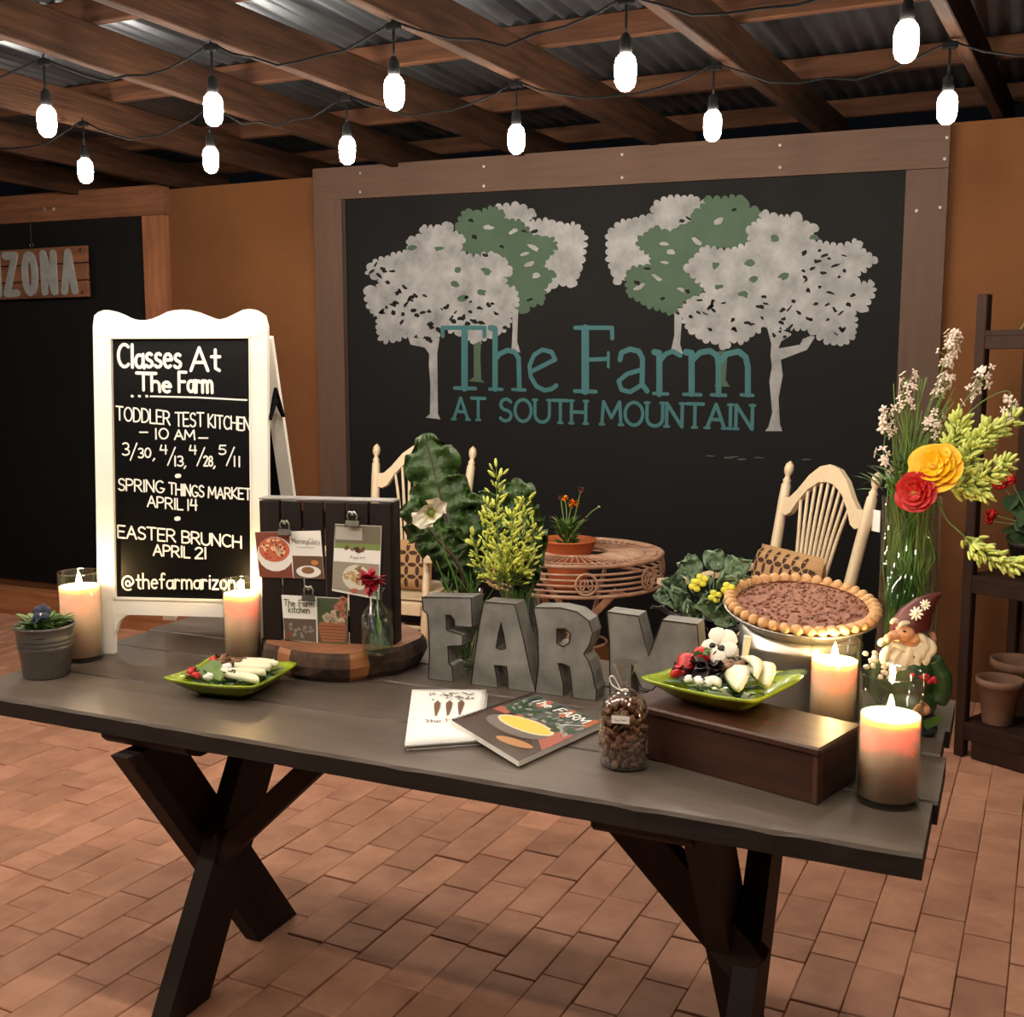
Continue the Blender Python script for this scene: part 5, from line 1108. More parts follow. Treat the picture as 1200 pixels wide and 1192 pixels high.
kale('kale_leaf','lower kale leaf at the right edge of the yellow-green buds',[(602,745,2.62),(608,700,2.62),(628,610,2.62)],.085,2.65,sd=15)
grassy('green_stems','bundle of green stems inside the jar behind letter A',lambda r:[Vector((-1.15+r.uniform(-.03,.03),2.60+r.uniform(-.03,.03),T+.02)),Vector((-1.15+r.uniform(-.035,.035),2.60+r.uniform(-.03,.03),T+.22))],30,M_grass,(-1.15,2.60,T+.02),sd=8)
# small curly kale with yellow flowers
j3=thing('flower_pot','small dark pot of curly blue-green kale behind the letter M','pot',(-.672,2.705,T))
b=MB(); b.smooth=True; b.lathe([(0,0),(.045,0),(.058,.10),(.061,.10),(.061,.115),(.055,.115),(.052,.10),(0,.10)],24); obj('pot_body',b,M_leg,j3)
kp=thing('curly_kale','curly blue-green kale plant with pale yellow blooms behind letter M','plant',(-.672,2.705,T+.10))
b=MB(); rr=random.Random(14)
for k,(px,py,Y) in enumerate([(793,688,2.68),(812,668,2.68),(838,660,2.70),(862,668,2.70),(800,705,2.64),(822,690,2.62),(850,688,2.62),(866,690,2.66),(832,712,2.60),(845,722,2.60),(812,722,2.62),(868,708,2.68),(785,698,2.68)]):
    c=ony(px,py,Y); s0=Vector((-.672,2.705,T+.11)); b.tube([s0,s0.lerp(c,.6)+Vector((0,0,.01)),c],.002,4)
    for q in range(4): 
        d=(c-s0).normalized()+Vector((rr.gauss(0,.6),rr.gauss(0,.6),rr.gauss(0,.5))); leafmesh(b,c-d.normalized()*.02,d,.065,.05,9,up=tuple(toCam(c)),curl=.5,ruf=.30,seed=k*3+q)
obj('curly_leaves',b,M_leafb,kp,world=True,kind='stuff')
b=MB(); tuft(b,(0,0,0),.06,50,.10,.035,random.Random(19),.05,ruf=.2); obj('dark_lower_leaves',b,M_purp,kp,kind='stuff')
for px,py in((815,686),(853,690),(838,699),(822,680)):
    c=ony(px,py,2.585); b=MB(); b.smooth=True; M=dirM(c,toCam(c))
    for a in range(4): b.ell((.009*math.cos(a*pi/2+.4),.009*math.sin(a*pi/2+.4),0),(.0095,.0085,.003),8,5,M)
    b.ell((0,0,.003),(.003,.003,.002),6,4,M); obj('yellow_bloom',b,M_yel,kp,world=True,kind='stuff')
# tall cylinder vase and bouquet
VX,VY=-.205,2.725
vz=jar('cylinder_vase','tall clear glass cylinder vase of garden flowers at the back right corner',VX,VY,.068,.50,.33)
VB=(VX,VY,T+.02)
grassy('vase_greenery','dense green stems and grass packed inside the tall cylinder vase',lambda r:(lambda a,b_,c,d_,h:[Vector((VX+.045*a,VY+.045*b_,T+.02+.3*max(0,h-.6))),Vector((VX+.05*c,VY+.05*d_,T+.2+.1*h)),Vector((VX+.05*a+r.uniform(-.012,.012),VY+.045*d_,T+.36)),Vector((VX+.056*c,VY+.05*b_,T+.46+.09*h))])(r.uniform(-1,1),r.uniform(-1,1),r.uniform(-1,1),r.uniform(-1,1),r.random()),150,M_grass,(VX,VY,T+.02),r=.0017,sd=77)
for k,(pts,n,lb_) in enumerate([
 ([(1060,590,2.72),(1092,470,2.72),(1118,395,2.72)],46,'topmost white-flowered stalk, pointing up right beside the wall post'),
 ([(1055,590,2.70),(1062,520,2.70),(1064,445,2.70)],34,'white-flowered stalk at upper left of the tall bouquet'),
 ([(1050,592,2.70),(1036,540,2.70),(1040,485,2.70)],34,'white-flowered stalk at far left edge of the tall bouquet'),
 ([(1060,590,2.73),(1090,500,2.73),(1108,445,2.73)],34,'white-flowered stalk in the middle of the tall bouquet'),
 ([(1065,590,2.75),(1110,500,2.75),(1155,440,2.75)],34,'white-flowered stalk arching right above the lime spikes'),
 ([(1066,590,2.75),(1130,490,2.75),(1180,458,2.75),(1184,485,2.74)],26,'white-flowered stalk drooping at the right end of the bouquet'),
 ([(1052,600,2.69),(1040,570,2.69),(1036,535,2.68)],14,'short white-flowered stalk just above the vase rim at left'),
 ([(1060,590,2.71),(1080,540,2.71),(1096,490,2.71)],36,'white-flowered stalk behind the yellow ranunculus')]):
    stalk('white_flower_stalk',lb_,VB,pts,int(n*.7),.011,M_pinkw,2.7,sd=k+60,open_=True,start=.80,spread=.030)
for k,(pts,n,lb_) in enumerate([
 ([(1075,590,2.70),(1110,540,2.68),(1125,492,2.68)],70,'upright lime-green snapdragon-like spike in the middle of the bouquet'),
 ([(1080,590,2.70),(1130,540,2.68),(1162,500,2.68)],70,'lime-green spike pointing to the upper right of the bouquet'),
 ([(1082,592,2.70),(1140,565,2.66),(1178,545,2.66)],64,'lime-green spike pointing right above the red geranium'),
 ([(1080,592,2.70),(1115,565,2.68),(1140,520,2.67)],64,'dense lime-green spike at the centre right of the bouquet'),
 ([(1080,595,2.69),(1120,572,2.66),(1150,575,2.66)],50,'short lime-green spike just right of the yellow flower'),
 ([(1090,600,2.70),(1128,540,2.72),(1190,490,2.72)],40,'thin lime-green spike reaching the right edge of the bouquet'),
 ([(1085,590,2.68),(1112,612,2.66),(1150,645,2.66),(1190,662,2.66)],72,'drooping lime-green spike hanging down to the right of the vase')]):
    stalk('lime_flower_spike',lb_,VB,pts,int(n*1.5),.0125,M_limeb,2.7,sd=k+90,spread=.032,start=.62)
bb=MB()
for px,py in((1075,540),(1065,560),(1090,560),(1050,575)): tuft(bb,tuple(ony(px,py,2.72)),.05,26,.06,.012,random.Random(px),.02)
o=obj('fine_foliage',bb,M_leaf,None,tuple(ony(1075,560,2.72)),world=True,label='fine green foliage filling the bouquet behind the yellow and red flowers',cat='foliage'); o['kind']='stuff'
o=grassy('upright_grass','tall thin green stems and blades rising out of the tall vase behind the flowers',lambda r:(lambda px,py:[Vector((VX+r.uniform(-.03,.03),VY+r.uniform(-.03,.03),T+.40)),ony(1055+r.uniform(-12,25),580,2.72),ony(px,py,2.72+r.uniform(-.03,.04))])(r.uniform(1042,1125),r.uniform(440,540)),70,M_stem,(VX,VY,T+.40),r=.0016,sd=79)
def ranunc(name,label,px,py,Y,s,m,mc,face,sd):
    c=ony(px,py,Y); t=thing(name,label,'flower',(VX,VY,T+.03)); b=MB(); b.tube(catmull([Vector((VX+.02,VY-.02,T+.03)),Vector((VX+.02,VY-.05,T+.45)),c-Vector((0,-.01,s*.4))],5),.003,6); obj('stem',b,M_stem,t,world=True)
    M=dirM(c,face); rr=random.Random(sd)
    for ring,(n,r0,el) in enumerate(((7,1.0,.10),(7,.80,.30),(6,.60,.5),(5,.40,.7))):
        for k in range(n):
            b=MB(); b.smooth=True; a0=2*pi*(k+.5*(ring%2)+rr.uniform(-.1,.1))/n; ss=s*r0*rr.uniform(.92,1.06)
            def f(u,v,a0=a0,ss=ss,el=el,n=n):
                a=a0+(u-.5)*2*pi/n*1.7; r=ss*v*(1-.25*(2*u-1)**4); return M@Vector((r*math.cos(a),r*math.sin(a),.004*ring+el*ss*v*v*.6+.05*ss*math.sin(u*8+k)*v))
            b.grid(f,8,5); obj('petal',b,m,t,world=True)
    b=MB(); b.smooth=True; b.ell(M@Vector((0,0,s*.16)),(s*.20,s*.20,s*.12)); obj('flower_centre',b,mc,t,world=True); return t
ranunc('yellow_ranunculus','large golden yellow ruffled bloom above the tall vase rim',1096,549,2.62,.062,M_ybl,flat('deep_yellow',(.80,.58,.05)),(-.25,-.9,.35),3)
ranunc('red_ranunculus','scarlet ruffled bloom with ochre centre at the vase rim, left below the yellow bloom',1073,578,2.60,.047,M_redp,flat('ochre_centre',(.62,.38,.08)),(-.25,-.95,.15),5)
# ================================================================ GARDEN GNOME
gl=Vector((-.168,2.515,T)); gn=thing('garden_gnome','painted garden gnome in maroon hat with daisies and green coat, behind the front candle','gnome',tuple(gl))
right=Vector((math.cos(YAW),math.sin(YAW),0)); away=Vector((-math.sin(YAW),math.cos(YAW),0))
def gp(px,py,dy=0):   # point at the gnome's distance, pushed dy metres away from the camera
    d=ray(px,py); n=away; t=((gl-EYE).dot(n)+dy)/d.dot(n); return EYE+d*t
def remesh(o,vox=.0035):
    m=o.modifiers.new('blend','REMESH'); m.mode='VOXEL'; m.voxel_size=vox; m.use_smooth_shade=True
    s_=o.modifiers.new('soft','SMOOTH'); s_.iterations=4; s_.factor=.5; return o
RY=Matrix.Rotation(YAW,3,'Z')
def E_(b,px,py,rx,ry,rz,dy=0,rot=0,lump=0,seed=0):
    b.ell(gp(px,py,dy),(rx,ry,rz),12,8,rot=RY@Matrix.Rotation(math.radians(rot),3,'Y'),lump=lump,seed=seed)
b=MB(); b.smooth=True; E_(b,1064,790,.062,.050,.060); E_(b,1066,822,.060,.052,.045); E_(b,1062,765,.050,.042,.035)
remesh(obj('body',b,M_coat,gn,world=True))
b=MB(); b.smooth=True; E_(b,1070,842,.050,.055,.030); E_(b,1040,846,.030,.04,.025); E_(b,1082,850,.028,.045,.025,-.01); remesh(obj('trousers',b,M_trous,gn,world=True))
b=MB(); b.smooth=True
for P,rads in(([(1093,772),(1101,790),(1103,808),(1097,824)],[.020,.024,.023,.019]),([(1030,772),(1022,790),(1024,806),(1034,815)],[.016,.018,.017,.014])):
    b=MB(); b.smooth=True; b.tube(catmull([gp(x,y,-.015) for x,y in P],4),[rads[min(3,i//4)] for i in range(13)],10); remesh(obj('sleeve',b,M_coat,gn,world=True))
pass
b=MB(); b.smooth=True; E_(b,1083,832,.014,.013,.013,-.045)
for k in range(4): b.tube([gp(1080-k*2.0,828+k*2.6,-.055),gp(1075-k*2,827+k*2.8,-.065),gp(1073-k*2,830+k*2.6,-.062)],[.0042,.004,.0035],6)
b.tube([gp(1084,826,-.05),gp(1079,822,-.062)],[.0045,.0038],6); remesh(obj('hand',b,M_skin,gn,world=True),.0018)
b=MB(); b.smooth=True; b.add([gp(x,y,dy) for x,y,dy in((1078,846,-.05),(1100,838,-.05),(1106,841,-.04),(1098,850,-.05),(1086,855,-.055))],[(0,1,2,3,4)]); b.add([gp(x,y,dy+.004) for x,y,dy in((1078,846,-.05),(1100,838,-.05),(1106,841,-.04),(1098,850,-.05),(1086,855,-.055))],[(4,3,2,1,0)]); obj('held_leaf',b,M_leaf,gn,world=True)
b=MB(); b.smooth=True; E_(b,1064,745,.036,.038,.036); E_(b,1060,742,.024,.02,.018,-.028); E_(b,1071,749,.015,.012,.012,-.030); E_(b,1047,745,.013,.012,.011,-.034); E_(b,1041,748,.010,.011,.010,-.040); E_(b,1092,747,.010,.006,.013,.0); E_(b,1094,750,.008,.005,.008,-.006)
remesh(obj('head',b,M_skin,gn,world=True),.0022)
b=MB(); b.smooth=True; E_(b,1060,740,.0045,.003,.0022,-.045,12); obj('eye',b,M_blackp,gn,world=True); b=MB(); b.smooth=True; E_(b,1048,737,.0035,.003,.0022,-.042,12); obj('eye',b,M_blackp,gn,world=True)
b=MB(); b.smooth=True
def lock(P,r0,dy=-.03): P=catmull([gp(x,y,dy) for x,y in P],4); n=len(P); b.tube(P,[r0*(math.sin(pi*min(.97,.12+.85*i/n))**.7) for i in range(n)],8)
for P,r_ in(([(1066,730),(1058,731),(1053,736)],.006),([(1053,728),(1048,727),(1044,731)],.006)): lock(P,r_,-.042)
obj('eyebrows',b,M_beard,gn,world=True,kind='stuff')
b=MB(); b.smooth=True
for P,r_ in(([(1045,753),(1052,757),(1060,762),(1066,768)],.010),([(1040,752),(1034,752),(1030,757)],.009),([(1076,742),(1082,750),(1084,760),(1076,768)],.011),([(1084,748),(1092,756),(1092,764),(1084,770)],.010),([(1078,760),(1072,770),(1074,782),(1070,790)],.012),([(1068,762),(1060,772),(1058,785),(1062,793)],.013),([(1056,762),(1048,770),(1046,782),(1050,790)],.012),([(1046,758),(1038,764),(1036,774),(1040,782)],.011),([(1088,760),(1086,772),(1080,782)],.010),([(1062,766),(1066,776),(1068,788)],.011),([(1050,766),(1054,776),(1054,788)],.011),([(1070,758),(1074,768),(1070,778)],.013),([(1066,757),(1064,768),(1066,780)],.014),([(1078,754),(1080,764),(1076,774)],.012)): lock(P,r_)
remesh(obj('beard',b,M_beard,gn,world=True),.0022)
b=MB(); b.smooth=True; n=20
HC=[((1066,737),.043,.040,0),((1068,728),.042,.038,0),((1074,716),.034,.030,8),((1084,706),.023,.020,18),((1094,699),.012,.010,30),((1104,695),.002,.002,40)]
V=[];
for (px,py),rx,ry,tl in HC:
    c=gp(px,py); 
    for k in range(n):
        a=2*pi*k/n; p=Vector((rx*math.cos(a),ry*math.sin(a),0)); p=RY@(Matrix.Rotation(math.radians(tl),3,'Y')@p); V.append(c+p+Vector((0,0,.006*math.cos(a) if tl==0 and py==737 else 0)))
Fs=[[j*n+k,j*n+(k+1)%n,(j+1)*n+(k+1)%n,(j+1)*n+k] for j in range(len(HC)-1) for k in range(n)]; b.add(V,Fs); b.add(V[:n],[list(range(n))[::-1]])
obj('hat',b,M_hat,gn,world=True)
for (px,py,s_) in((1074,719,.016),(1084,709,.013)):
    c=gp(px,py,-.036 if py>712 else -.024); M=dirM(c,(-.35,-.85,.35)); 
    for k in range(9):
        a=2*pi*k/9; b=MB(); b.smooth=True; b.ell((s_*.62*math.cos(a),s_*.62*math.sin(a),0),(s_*.42,s_*.17,.0022),8,5,M@Matrix.Identity(4)@Matrix.Rotation(0,4,'Z') if 0 else M,rot=None)
        b=MB(); b.smooth=True; b.ell((0,0,0),(s_*.42,s_*.17,.0022),8,5,M@Matrix.Rotation(a,4,'Z')@Matrix.Translation((s_*.62,0,0))); obj('daisy_petal',b,M_whp,gn,world=True)
    b=MB(); b.smooth=True; b.ell((0,0,.002),(s_*.28,s_*.28,.004),8,5,M); obj('daisy_centre',b,M_pear,gn,world=True)
for nm,cx_,cy_,m,n_,sd in(('held_white_flowers',1021,775,M_whp,7,1),('held_red_flowers',1082,795,M_crim,9,2),('held_cream_flowers',1040,787,M_pinkw,9,3)):
    b=MB(); b.smooth=True; rr=random.Random(sd)
    for k in range(n_): b.ell(gp(cx_+rr.uniform(-8,8)*(1.8 if sd==2 else 1),cy_+rr.uniform(-8,8)*(.5 if sd==2 else 1.2),-.065),(.0065,.006,.0055),8,5,lump=.4,seed=k)
    obj(nm,b,m,gn,world=True,kind='stuff')
# ================================================================ CHAIRS
def make_chair(label,loc,rz):
    t=thing('rocking_chair',label,'chair',loc,rz); S=lambda b,n,m=M_cream:obj(n,b,m,t)
    rec=lambda z: .20+(z-.40)*.22   # y of the reclined back at height z
    for sx in(-1,1):
        b=MB(); b.smooth=True; zs=[.12,.40,.70,.98,1.045,1.055,1.065,1.075,1.085,1.10,1.115,1.135,1.15]; rs_=[.020,.022,.024,.023,.021,.015,.019,.012,.011,.019,.021,.017,.002]
        X=lambda z: sx*(.235+.045*min(1,max(0,(z-.4)/.7))); b.tube([(X(z),rec(z),z) for z in zs],rs_,12); S(b,'back_post')
        b=MB(); b.smooth=True; b.tube([(sx*.25,-.22,.07),(sx*.252,-.22,.30),(sx*.255,-.215,.42),(sx*.26,-.21,.62)],[.016,.021,.019,.015],10); S(b,'front_post')
        b=MB(); P=catmull([(sx*.262,rec(.68)-.01,.68),(sx*.27,.08,.675),(sx*.29,-.10,.645),(sx*.30,-.27,.635)],5); n=len(P)
        V=[];
        for i,p in enumerate(P):
            ww=.020+.022*(i/(n-1))**1.5; V+=[p+Vector((-ww,0,0)),p+Vector((ww,0,0)),p+Vector((ww,0,.024)),p+Vector((-ww,0,.024))]
        b.add(V,[[i*4+k,i*4+(k+1)%4,(i+1)*4+(k+1)%4,(i+1)*4+k] for i in range(n-1) for k in range(4)]+[[0,3,2,1],[(n-1)*4+k for k in range(4)]]); S(b,'arm')
        b=MB(); b.smooth=True; b.tube(catmull([(sx*.25,-.42,.075),(sx*.25,-.20,.035),(sx*.245,.10,.022),(sx*.24,.40,.05),(sx*.235,.58,.10)],4),.019,8); S(b,'rocker')
    b=MB(); b.smooth=True
    def seat(u,v): x=(u-.5)*.52*(1-.10*v); y=-.25+.50*v; return Vector((x,y,.445-.018*math.sin(pi*u)*math.sin(pi*v)))
    b.grid(seat,12,10); S(b,'seat_top'); b=MB(); b.box((0,-.002,.418),(.50,.49,.035),bev=.012); S(b,'seat')
    b=MB(); b.box((0,-.235,.39),(.48,.025,.05),bev=.004); S(b,'seat_apron')
    # crest rail: low shoulders sweeping up to an arch
    out=[(-.262,.99),(-.22,.995),(-.18,1.03),(-.12,1.10),(-.06,1.142),(0,1.155),(.06,1.142),(.12,1.10),(.18,1.03),(.22,.995),(.262,.99)]
    inn=[(.262,.925),(.225,.915),(.195,.93),(.16,.985),(.11,1.04),(.05,1.075),(0,1.082),(-.05,1.075),(-.11,1.04),(-.16,.985),(-.195,.93),(-.225,.915),(-.262,.925)]
    A=math.atan(.22); CMx=Matrix.Translation((0,rec(.40),.40))@Matrix.Rotation(-A,4,'X')@plane_M((0,0,-.40*0),(1,0,0),(0,0,1))
    k_=1/math.cos(A)
    b=MB(); b.prism([(x,(z-.40)*k_) for x,z in out+inn],-.013,.013,CMx); S(b,'crest_rail')
    crest_in=lambda x: 1.085-2.2*x*x-14*x**4
    for k in range(9):
        u=(k-4)/4; xt=u*.165; xb=u*.075; zt_=crest_in(xt)+.01; zb_=.46
        b=MB(); b.smooth=True; zm=.72; b.tube(catmull([(xb,rec(zb_),zb_),(xb*1.15,rec(.62)+.006,.62),(xb+(xt-xb)*.55,rec(.86),.86),(xt,rec(zt_),zt_)],3),[.007,.0072,.0075,.008,.008,.0085,.0085,.008,.0075,.007],7); S(b,'spindle')
    for z in(.20,.30): b=MB(); b.smooth=True; b.tube([(-.25,-.215,z),(.25,-.215,z)],.010,8); S(b,'stretcher')
    for sx in(-1,1): b=MB(); b.smooth=True; b.tube([(sx*.25,-.21,.24),(sx*.235,rec(.24)-.02,.24)],.010,8); S(b,'stretcher')
    return t
def pillow(label,par_loc,rz,loc,w_,h_,th,ln,vert=False):
    M0=Matrix.Translation(par_loc)@Matrix.Rotation(rz,4,'Z'); p=M0@Vector(loc); t=thing('pillow',label,'pillow',tuple(p),rz); Mx=Matrix.Rotation(-ln,4,'X')
    def surf(u,v,s_): 
        x=(u-.5)*w_; z=(v-.5)*h_; e=(max(0,1-(2*u-1)**6)*max(0,1-(2*v-1)**6))**.5; return Mx@Vector((x*(1-.03*(1-abs(2*v-1))),s_*th*.5*e,z+h_/2))
    for s_ in(-1,1):
        b=MB(); b.smooth=True; b.grid(lambda u,v:surf(u,v,s_) if s_<0 else surf(1-u,v,s_),14,12); obj('cover_front' if s_<0 else 'cover_back',b,M_pillow,t)
    b=MB(); c=.060; nx=int(w_/c); nz=int(h_/c); ox=(w_-nx*c)/2; oz=(h_-nz*c)/2; off=lambda u,v:surf(u,v,-1)+Vector((0,-.0012,0))
    for i in range(nx+1):
        for j in range(nz+1):
            for (dx,dz,hor) in((.5,0,True),(0,.5,False)):
                cx=ox+(i+dx)*c; cz=oz+(j+dz)*c
                if cx+(.026 if hor else .012)>w_-.003 or cz+(.012 if hor else .026)>h_-.003 or cx<.014 or cz<.014: continue
                P=[(cx+(.024*math.cos(a) if hor else .011*math.sin(a)),cz+(.011*math.sin(a) if hor else .024*math.cos(a))) for a in[2*pi*k/10 for k in range(10)]]
                b.add([off(x/w_,z/h_) for x,z in P],[list(range(10)) if not hor else list(range(10))])
    obj('leaf_print',b,M_pilb,t,kind='stuff'); return t
c1l=(-2.82,4.79,0); c1r=math.atan2(.05,.58)
make_chair('cream rocking chair at left behind the kale, beside the bistro table',c1l,c1r)
c2l=(-.925,4.475,0); c2r=math.atan2(-.36,.39)
ch2=make_chair('cream rocking chair at right, turned toward the bistro table, seen above the pie',c2l,c2r)
b=MB(); b.box((.31,rec_:=.40,0),(.05,.002,.10)); 
tg=MB(); tg.box((.312,.335,.96),(.045,.003,.085)); obj('price_tag',tg,M_paper,ch2)
pillow('patterned tan pillow on the left rocking chair, partly behind the card board',c1l,c1r,(.02,-.02,.445),.36,.25,.10,.20)
pillow('patterned tan pillow leaning on the back of the right rocking chair',c2l,c2r,(.02,.08,.445),.42,.37,.12,.22)
# ================================================================ BISTRO TABLE
TX,TY,TR,TZ=-1.80,4.67,.40,.72
bt=thing('bistro_table','round cream iron bistro table with pierced apron and crossed legs, between the chairs','table',(TX,TY,0))
def ring(r,z,th,n=56,name='ring'):
    b=MB(); b.smooth=True; b.tube([(r*math.cos(2*pi*k/n),r*math.sin(2*pi*k/n),z) for k in range(n+1)],th,6,cap=False); return obj(name,b,M_bist,bt)
ring(TR,TZ,.010,name='rim_ring'); ring(TR*.93,TZ,.005,name='rim_ring'); ring(.145,TZ,.007,name='inner_ring'); ring(TR*.80,TZ,.004,name='rim_ring')
for k,z in enumerate((.685,.662,.638,.612,.585)): ring(TR+.002,TZ-.035-.024*k,.006 if k<4 else .009,name='apron_ring')
for k in range(60):
    a=2*pi*k/60; b=MB(); b.tube([(.145*math.cos(a),.145*math.sin(a),TZ),(TR*.93*math.cos(a),TR*.93*math.sin(a),TZ)],.0045,5); obj('radial_bar',b,M_bist,bt)
for k in range(40):
    a=2*pi*k/40; c=Vector((TR*.965*math.cos(a),TR*.965*math.sin(a),TZ)); b=MB(); b.tube([c+Vector((.016*math.cos(t),.016*math.sin(t),0)) for t in[2*pi*i/8 for i in range(9)]],.0035,4,cap=False); obj('rim_loop',b,M_bist,bt)
for k in range(8):
    a=math.radians(-62+45*k); c=Vector((TR*math.cos(a),TR*math.sin(a),TZ-.075)); tx=Vector((-math.sin(a),math.cos(a),0))
    b=MB(); b.smooth=True; b.tube([c+Vector((math.cos(a),math.sin(a),0))*.006+tx*.046*math.cos(t)+Vector((0,0,.046*math.sin(t))) for t in[2*pi*i/20 for i in range(21)]],.006,6,cap=False)
    for sg_ in(-1,1): b.tube([c+Vector((math.cos(a),math.sin(a),0))*.008+tx*sg_*(.020+.016*(1-t_/5)*math.cos(t_*1.25+2.4))+Vector((0,0,.020*(1-t_/7)*math.sin(t_*1.25+2.4)*1.6)) for t_ in[.35*i for i in range(14)]],.004,5)
    obj('medallion',b,M_bist,bt,kind='stuff')
for k in range(4):
    a=math.radians(-20+90*k+(14 if k%2 else -14)); p0=Vector((TR*.8*math.cos(a),TR*.8*math.sin(a),TZ-.13)); p1=Vector((-TR*.85*math.cos(a+.35),-TR*.85*math.sin(a+.35),.0)); obj('leg',beam(p0,p1,.036,.010,(-math.sin(a),math.cos(a),0)),M_bist,bt)
    a2=math.atan2(p0.y,p0.x); b=MB(); b.tube([p0,(TR*math.cos(a2),TR*math.sin(a2),TZ-.13)],.007,5); obj('leg_bracket',b,M_bist,bt)
ring(.15,.30,.006,name='leg_ring')
px_=TX-.035; py_=TY
pt=thing('terracotta_pot','orange terracotta pot with wide rim dropped through the centre of the bistro table','pot',(px_,py_,TZ-.165))
b=MB(); b.smooth=True; b.lathe([(0,0),(.080,0),(.086,.01),(.105,.150),(.105,.160),(.112,.173),(.130,.215),(.134,.217),(.134,.222),(.128,.222),(.112,.185),(.100,.178),(0,.178)],40); obj('pot_body',b,M_terra,pt)
b=MB(); b.lathe([(0,.190),(.100,.186),(.112,.184)],24); obj('soil',b,M_soil,pt)
mp=thing('marigold_plant','small plant with an orange bloom and brown dried heads in the terracotta pot','plant',(px_,py_,TZ+.02))
b=MB(); tuft(b,(0,0,0),.035,80,.085,.016,random.Random(41),.10,spread=.55); tuft(b,(0,0,0),.07,26,.05,.02,random.Random(42),.01); obj('foliage',b,M_leaf,mp,kind='stuff')
mpY=TY-.02
for P,m,s_ in(([(664,630),(668,600),(672,590)],M_orap,.024),([(664,630),(664,600),(662,584)],M_orap,.016),([(668,630),(676,595),(681,574)],M_dry,.016),([(664,630),(660,605),(657,583)],M_dry,.013),([(668,630),(690,603),(702,594)],M_pinkw,.006),([(668,630),(680,612),(686,608)],M_dry,.011),([(660,630),(652,610),(646,606)],M_dry,.010)):
    Q=[ony(x,y,mpY) for x,y in P]; b=MB(); b.tube(catmull(Q,4),.0028,5); obj('stem',b,M_stem,mp,world=True)
    b=MB(); rr=random.Random(int(P[-1][0])); c=Q[-1]
    for i in range(30): d=Vector((rr.gauss(0,1),rr.gauss(0,1)-.4,rr.gauss(0,.7)+.2)).normalized(); leafmesh(b,c,d,s_*1.25,s_*.6,3,curl=.2)
    obj('flower_head',b,m,mp,world=True,kind='stuff')
# ================================================================ SHELVING AND RED GERANIUMS
EA=math.atan2(-.132,.257); eo=Vector((-.148,4.662,0))
et=thing('plant_shelving','dark walnut plant shelving with panelled back, at the right edge beside the wall','shelving',tuple(eo),EA)
W_=1.05; D_=.42
for x in(.02,W_-.02):
    for y in(.02,D_-.02): b=MB(); b.box((x,y,.92),(.042,.042,1.84),bev=.004); obj('post',b,M_etag,et)
for z in(.135,.735,1.69):
    for k in range(4): b=MB(); b.box((W_/2,.05+.105*k,z),(W_-.03,.098,.022),bev=.002); obj('shelf_slat',b,M_etag,et)
    b=MB(); b.box((W_/2,.012,z-.035),(W_-.08,.02,.05),bev=.002); obj('front_rail',b,M_etag,et)
for k in range(4): b=MB(); b.box((.13+(W_-.24)/3*k,D_-.01,.92),((W_-.24)/3-.004,.012,1.74),bev=.002); obj('back_panel',b,M_etagp,et)
for z in(.2,.82,1.2): b=MB(); b.box((W_/2,D_-.025,z),(W_-.08,.018,.06),bev=.002); obj('cross_rail',b,M_etag,et)
obj('diagonal_brace',beam((.05,.27,1.70),(W_-.06,.27,1.80),.03,.012,(0,1,0)),M_etag,et)
b=MB(); b.box((W_/2+.02,.02,.05),(W_-.1,.03,.09),bev=.004); obj('kick_board',b,M_etag,et)
EM=Matrix.Translation(eo)@Matrix.Rotation(EA,4,'Z')
cb=MB(); cb.box((W_/2+.02,-.05,.012),(W_,.10,.028),bev=.006); 
pp=[ (.125,.10,.146,0,'smaller weathered terracotta pot at the front of the lowest shelf'),(.10,.295,.146,1,'taller terracotta pot standing behind the other one on the lowest shelf, rim showing above it')]
for x,y,z,ti,lb_ in pp:
    t=thing('clay_pot',lb_,'pot',tuple(EM@Vector((x,y,z)))); t.rotation_euler=(0,0,EA)
    k_=.83 if not ti else 1.0; b=MB(); b.smooth=True; b.lathe([(r*k_,z*k_) for r,z in[(0,0),(.066,0),(.070,.006),(.095,.185),(.108,.19),(.110,.222),(.102,.224),(.095,.20),(.064,.02),(0,.018)]],32); obj('pot_body',b,M_terrd,t)
if True:
    pts_=[((.16,.12,.746),1.0,[(1162,606),(1170,598),(1158,612)],'dark potted red geranium on the middle shelf at the right edge'),((.20,.16,1.30),.9,[(1172,568),(1182,562),(1190,566),(1165,572)],None)]
g1=thing('geranium','red geranium with dark round leaves in a pot on the middle shelf','plant',tuple(EM@Vector((.20,.15,.747))))
b=MB(); b.smooth=True; b.lathe([(0,0),(.06,0),(.085,.12),(.09,.12),(.09,.14),(.08,.14),(0,.12)],24); obj('pot_body',b,M_leg,g1)
b=MB(); rr=random.Random(51)
for i in range(60):
    a=rr.uniform(0,2*pi); r_=rr.uniform(.02,.14); c=Vector((r_*math.cos(a),r_*math.sin(a)*.7,.14+rr.uniform(0,.17))); M=dirM(c,Vector((rr.gauss(0,.5)-.3,rr.gauss(0,.5)-.8,rr.gauss(0,.4)+.6)).normalized()); s_=rr.uniform(.025,.04)
    b.flatpoly([(s_*(1+.1*math.cos(k*5))*math.cos(2*pi*k/12),s_*math.sin(2*pi*k/12)) for k in range(12)],0,M)
obj('leaves',b,mat('geranium_leaf',(.15,.24,.12),.6,var=.3),g1,kind='stuff')
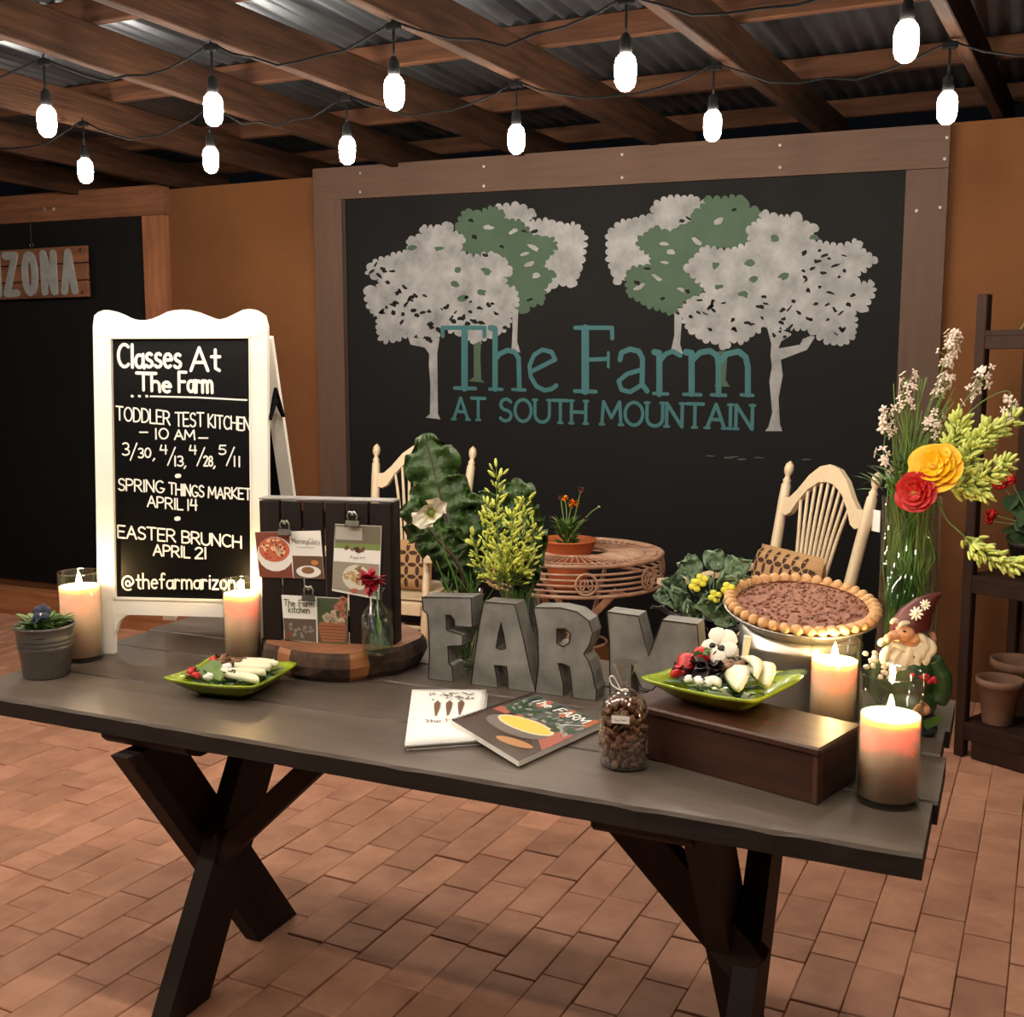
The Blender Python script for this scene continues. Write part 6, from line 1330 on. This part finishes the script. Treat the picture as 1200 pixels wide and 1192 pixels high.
def gheads(t,L,Yo):
    for k,(px,py,s_) in enumerate(L):
        d=ray(px,py); n=Vector((.457,.889,0)); tt=((eo+n*Yo)-EYE).dot(n)/d.dot(n); c=EYE+d*tt; b=MB(); b.smooth=True; rr=random.Random(k+70)
        for i in range(22): q=Vector((rr.gauss(0,1),rr.gauss(0,1),rr.gauss(0,1))).normalized(); b.ell(c+q*s_*.75,(s_*.42,s_*.42,s_*.25),6,4,rot=q.to_track_quat('Z','Y').to_matrix())
        obj('flower_head',b,M_redp,t,world=True,kind='stuff')
        b=MB(); b.tube([c,Vector(t['_o'])+Vector((0,0,.2))],.002,4); obj('stem',b,M_stem,t,world=True)
gheads(g1,[(1172,566,.030),(1184,562,.024),(1162,603,.024),(1159,611,.016)],.10)
g2=thing('geranium','small red geranium high up at the right edge, on the top shelf','plant',tuple(EM@Vector((.22,.15,1.702))))
b=MB(); b.smooth=True; b.lathe([(0,0),(.05,0),(.07,.10),(.075,.10),(.075,.12),(0,.11)],20); obj('pot_body',b,M_leg,g2)
b=MB(); tuft(b,(0,0,.11),.05,40,.09,.05,random.Random(61),.03); 
for i in range(26): 
    rr=random.Random(i+200); c=Vector((.03+rr.uniform(-.06,.05),-.12+rr.uniform(-.03,.03),-.08+rr.uniform(-.12,.14))); M=dirM(c,(-.3,-.8,.5)); s_=rr.uniform(.018,.03); b.flatpoly([(s_*math.cos(2*pi*k/10),s_*math.sin(2*pi*k/10)) for k in range(10)],0,M); b.tube([(0,0,.1),tuple(c)],.0015,3)
obj('leaves',b,mat('geranium_leaf',(.15,.24,.12),.6,var=.3),g2,kind='stuff')
gheads(g2,[(1186,401,.018),(1194,398,.016)],.02)

# ================================================================ SUB-PARTS: second level of the hierarchy
SUB={'chalk_lettering':'writing_panel','rusted_seam':'letter_body','print_lettering':'card_stock','print_photo':'card_stock','print_plate':'card_stock','print_food':'card_stock','print_table':'card_stock',
 'painted_canopy':'board_panel','painted_gap':'board_panel','painted_leaf_patch':'board_panel','painted_trunk':'board_panel','painted_lettering':'board_panel','chalk_smudge':'board_panel','edge_strip':'board_panel',
 'crimp':'crust','pecan_pieces':'filling','burnt_lettering':'lid','printed_carrot':'upper_fold','printed_leaves':'upper_fold','printed_lettering':'upper_fold','wick':'wax','leaf_print':'cover_front','label_print':'paper_label',
 'eye':'head','eyebrows':'head','daisy_petal':'hat','daisy_centre':'hat','cover_photo':'cover','cover_bowl':'cover','cover_soup':'cover','cover_bread':'cover','cover_leaves':'cover','cover_block':'cover','cover_lettering':'cover','cover_fork':'cover','leg_bracket':'leg','blotch':'petal'}
base=lambda o:o.name.split('.')[0]
for root in [o for o in COL.objects if o.parent is None and o.children]:
    kids={}
    for c in root.children: kids.setdefault(base(c),c)
    for c in list(root.children):
        p=kids.get(SUB.get(base(c)))
        if p is not None and p is not c and p.location.length<1e-9: c.parent=p
for o in COL.objects:
    if '_o' in o: del o['_o']
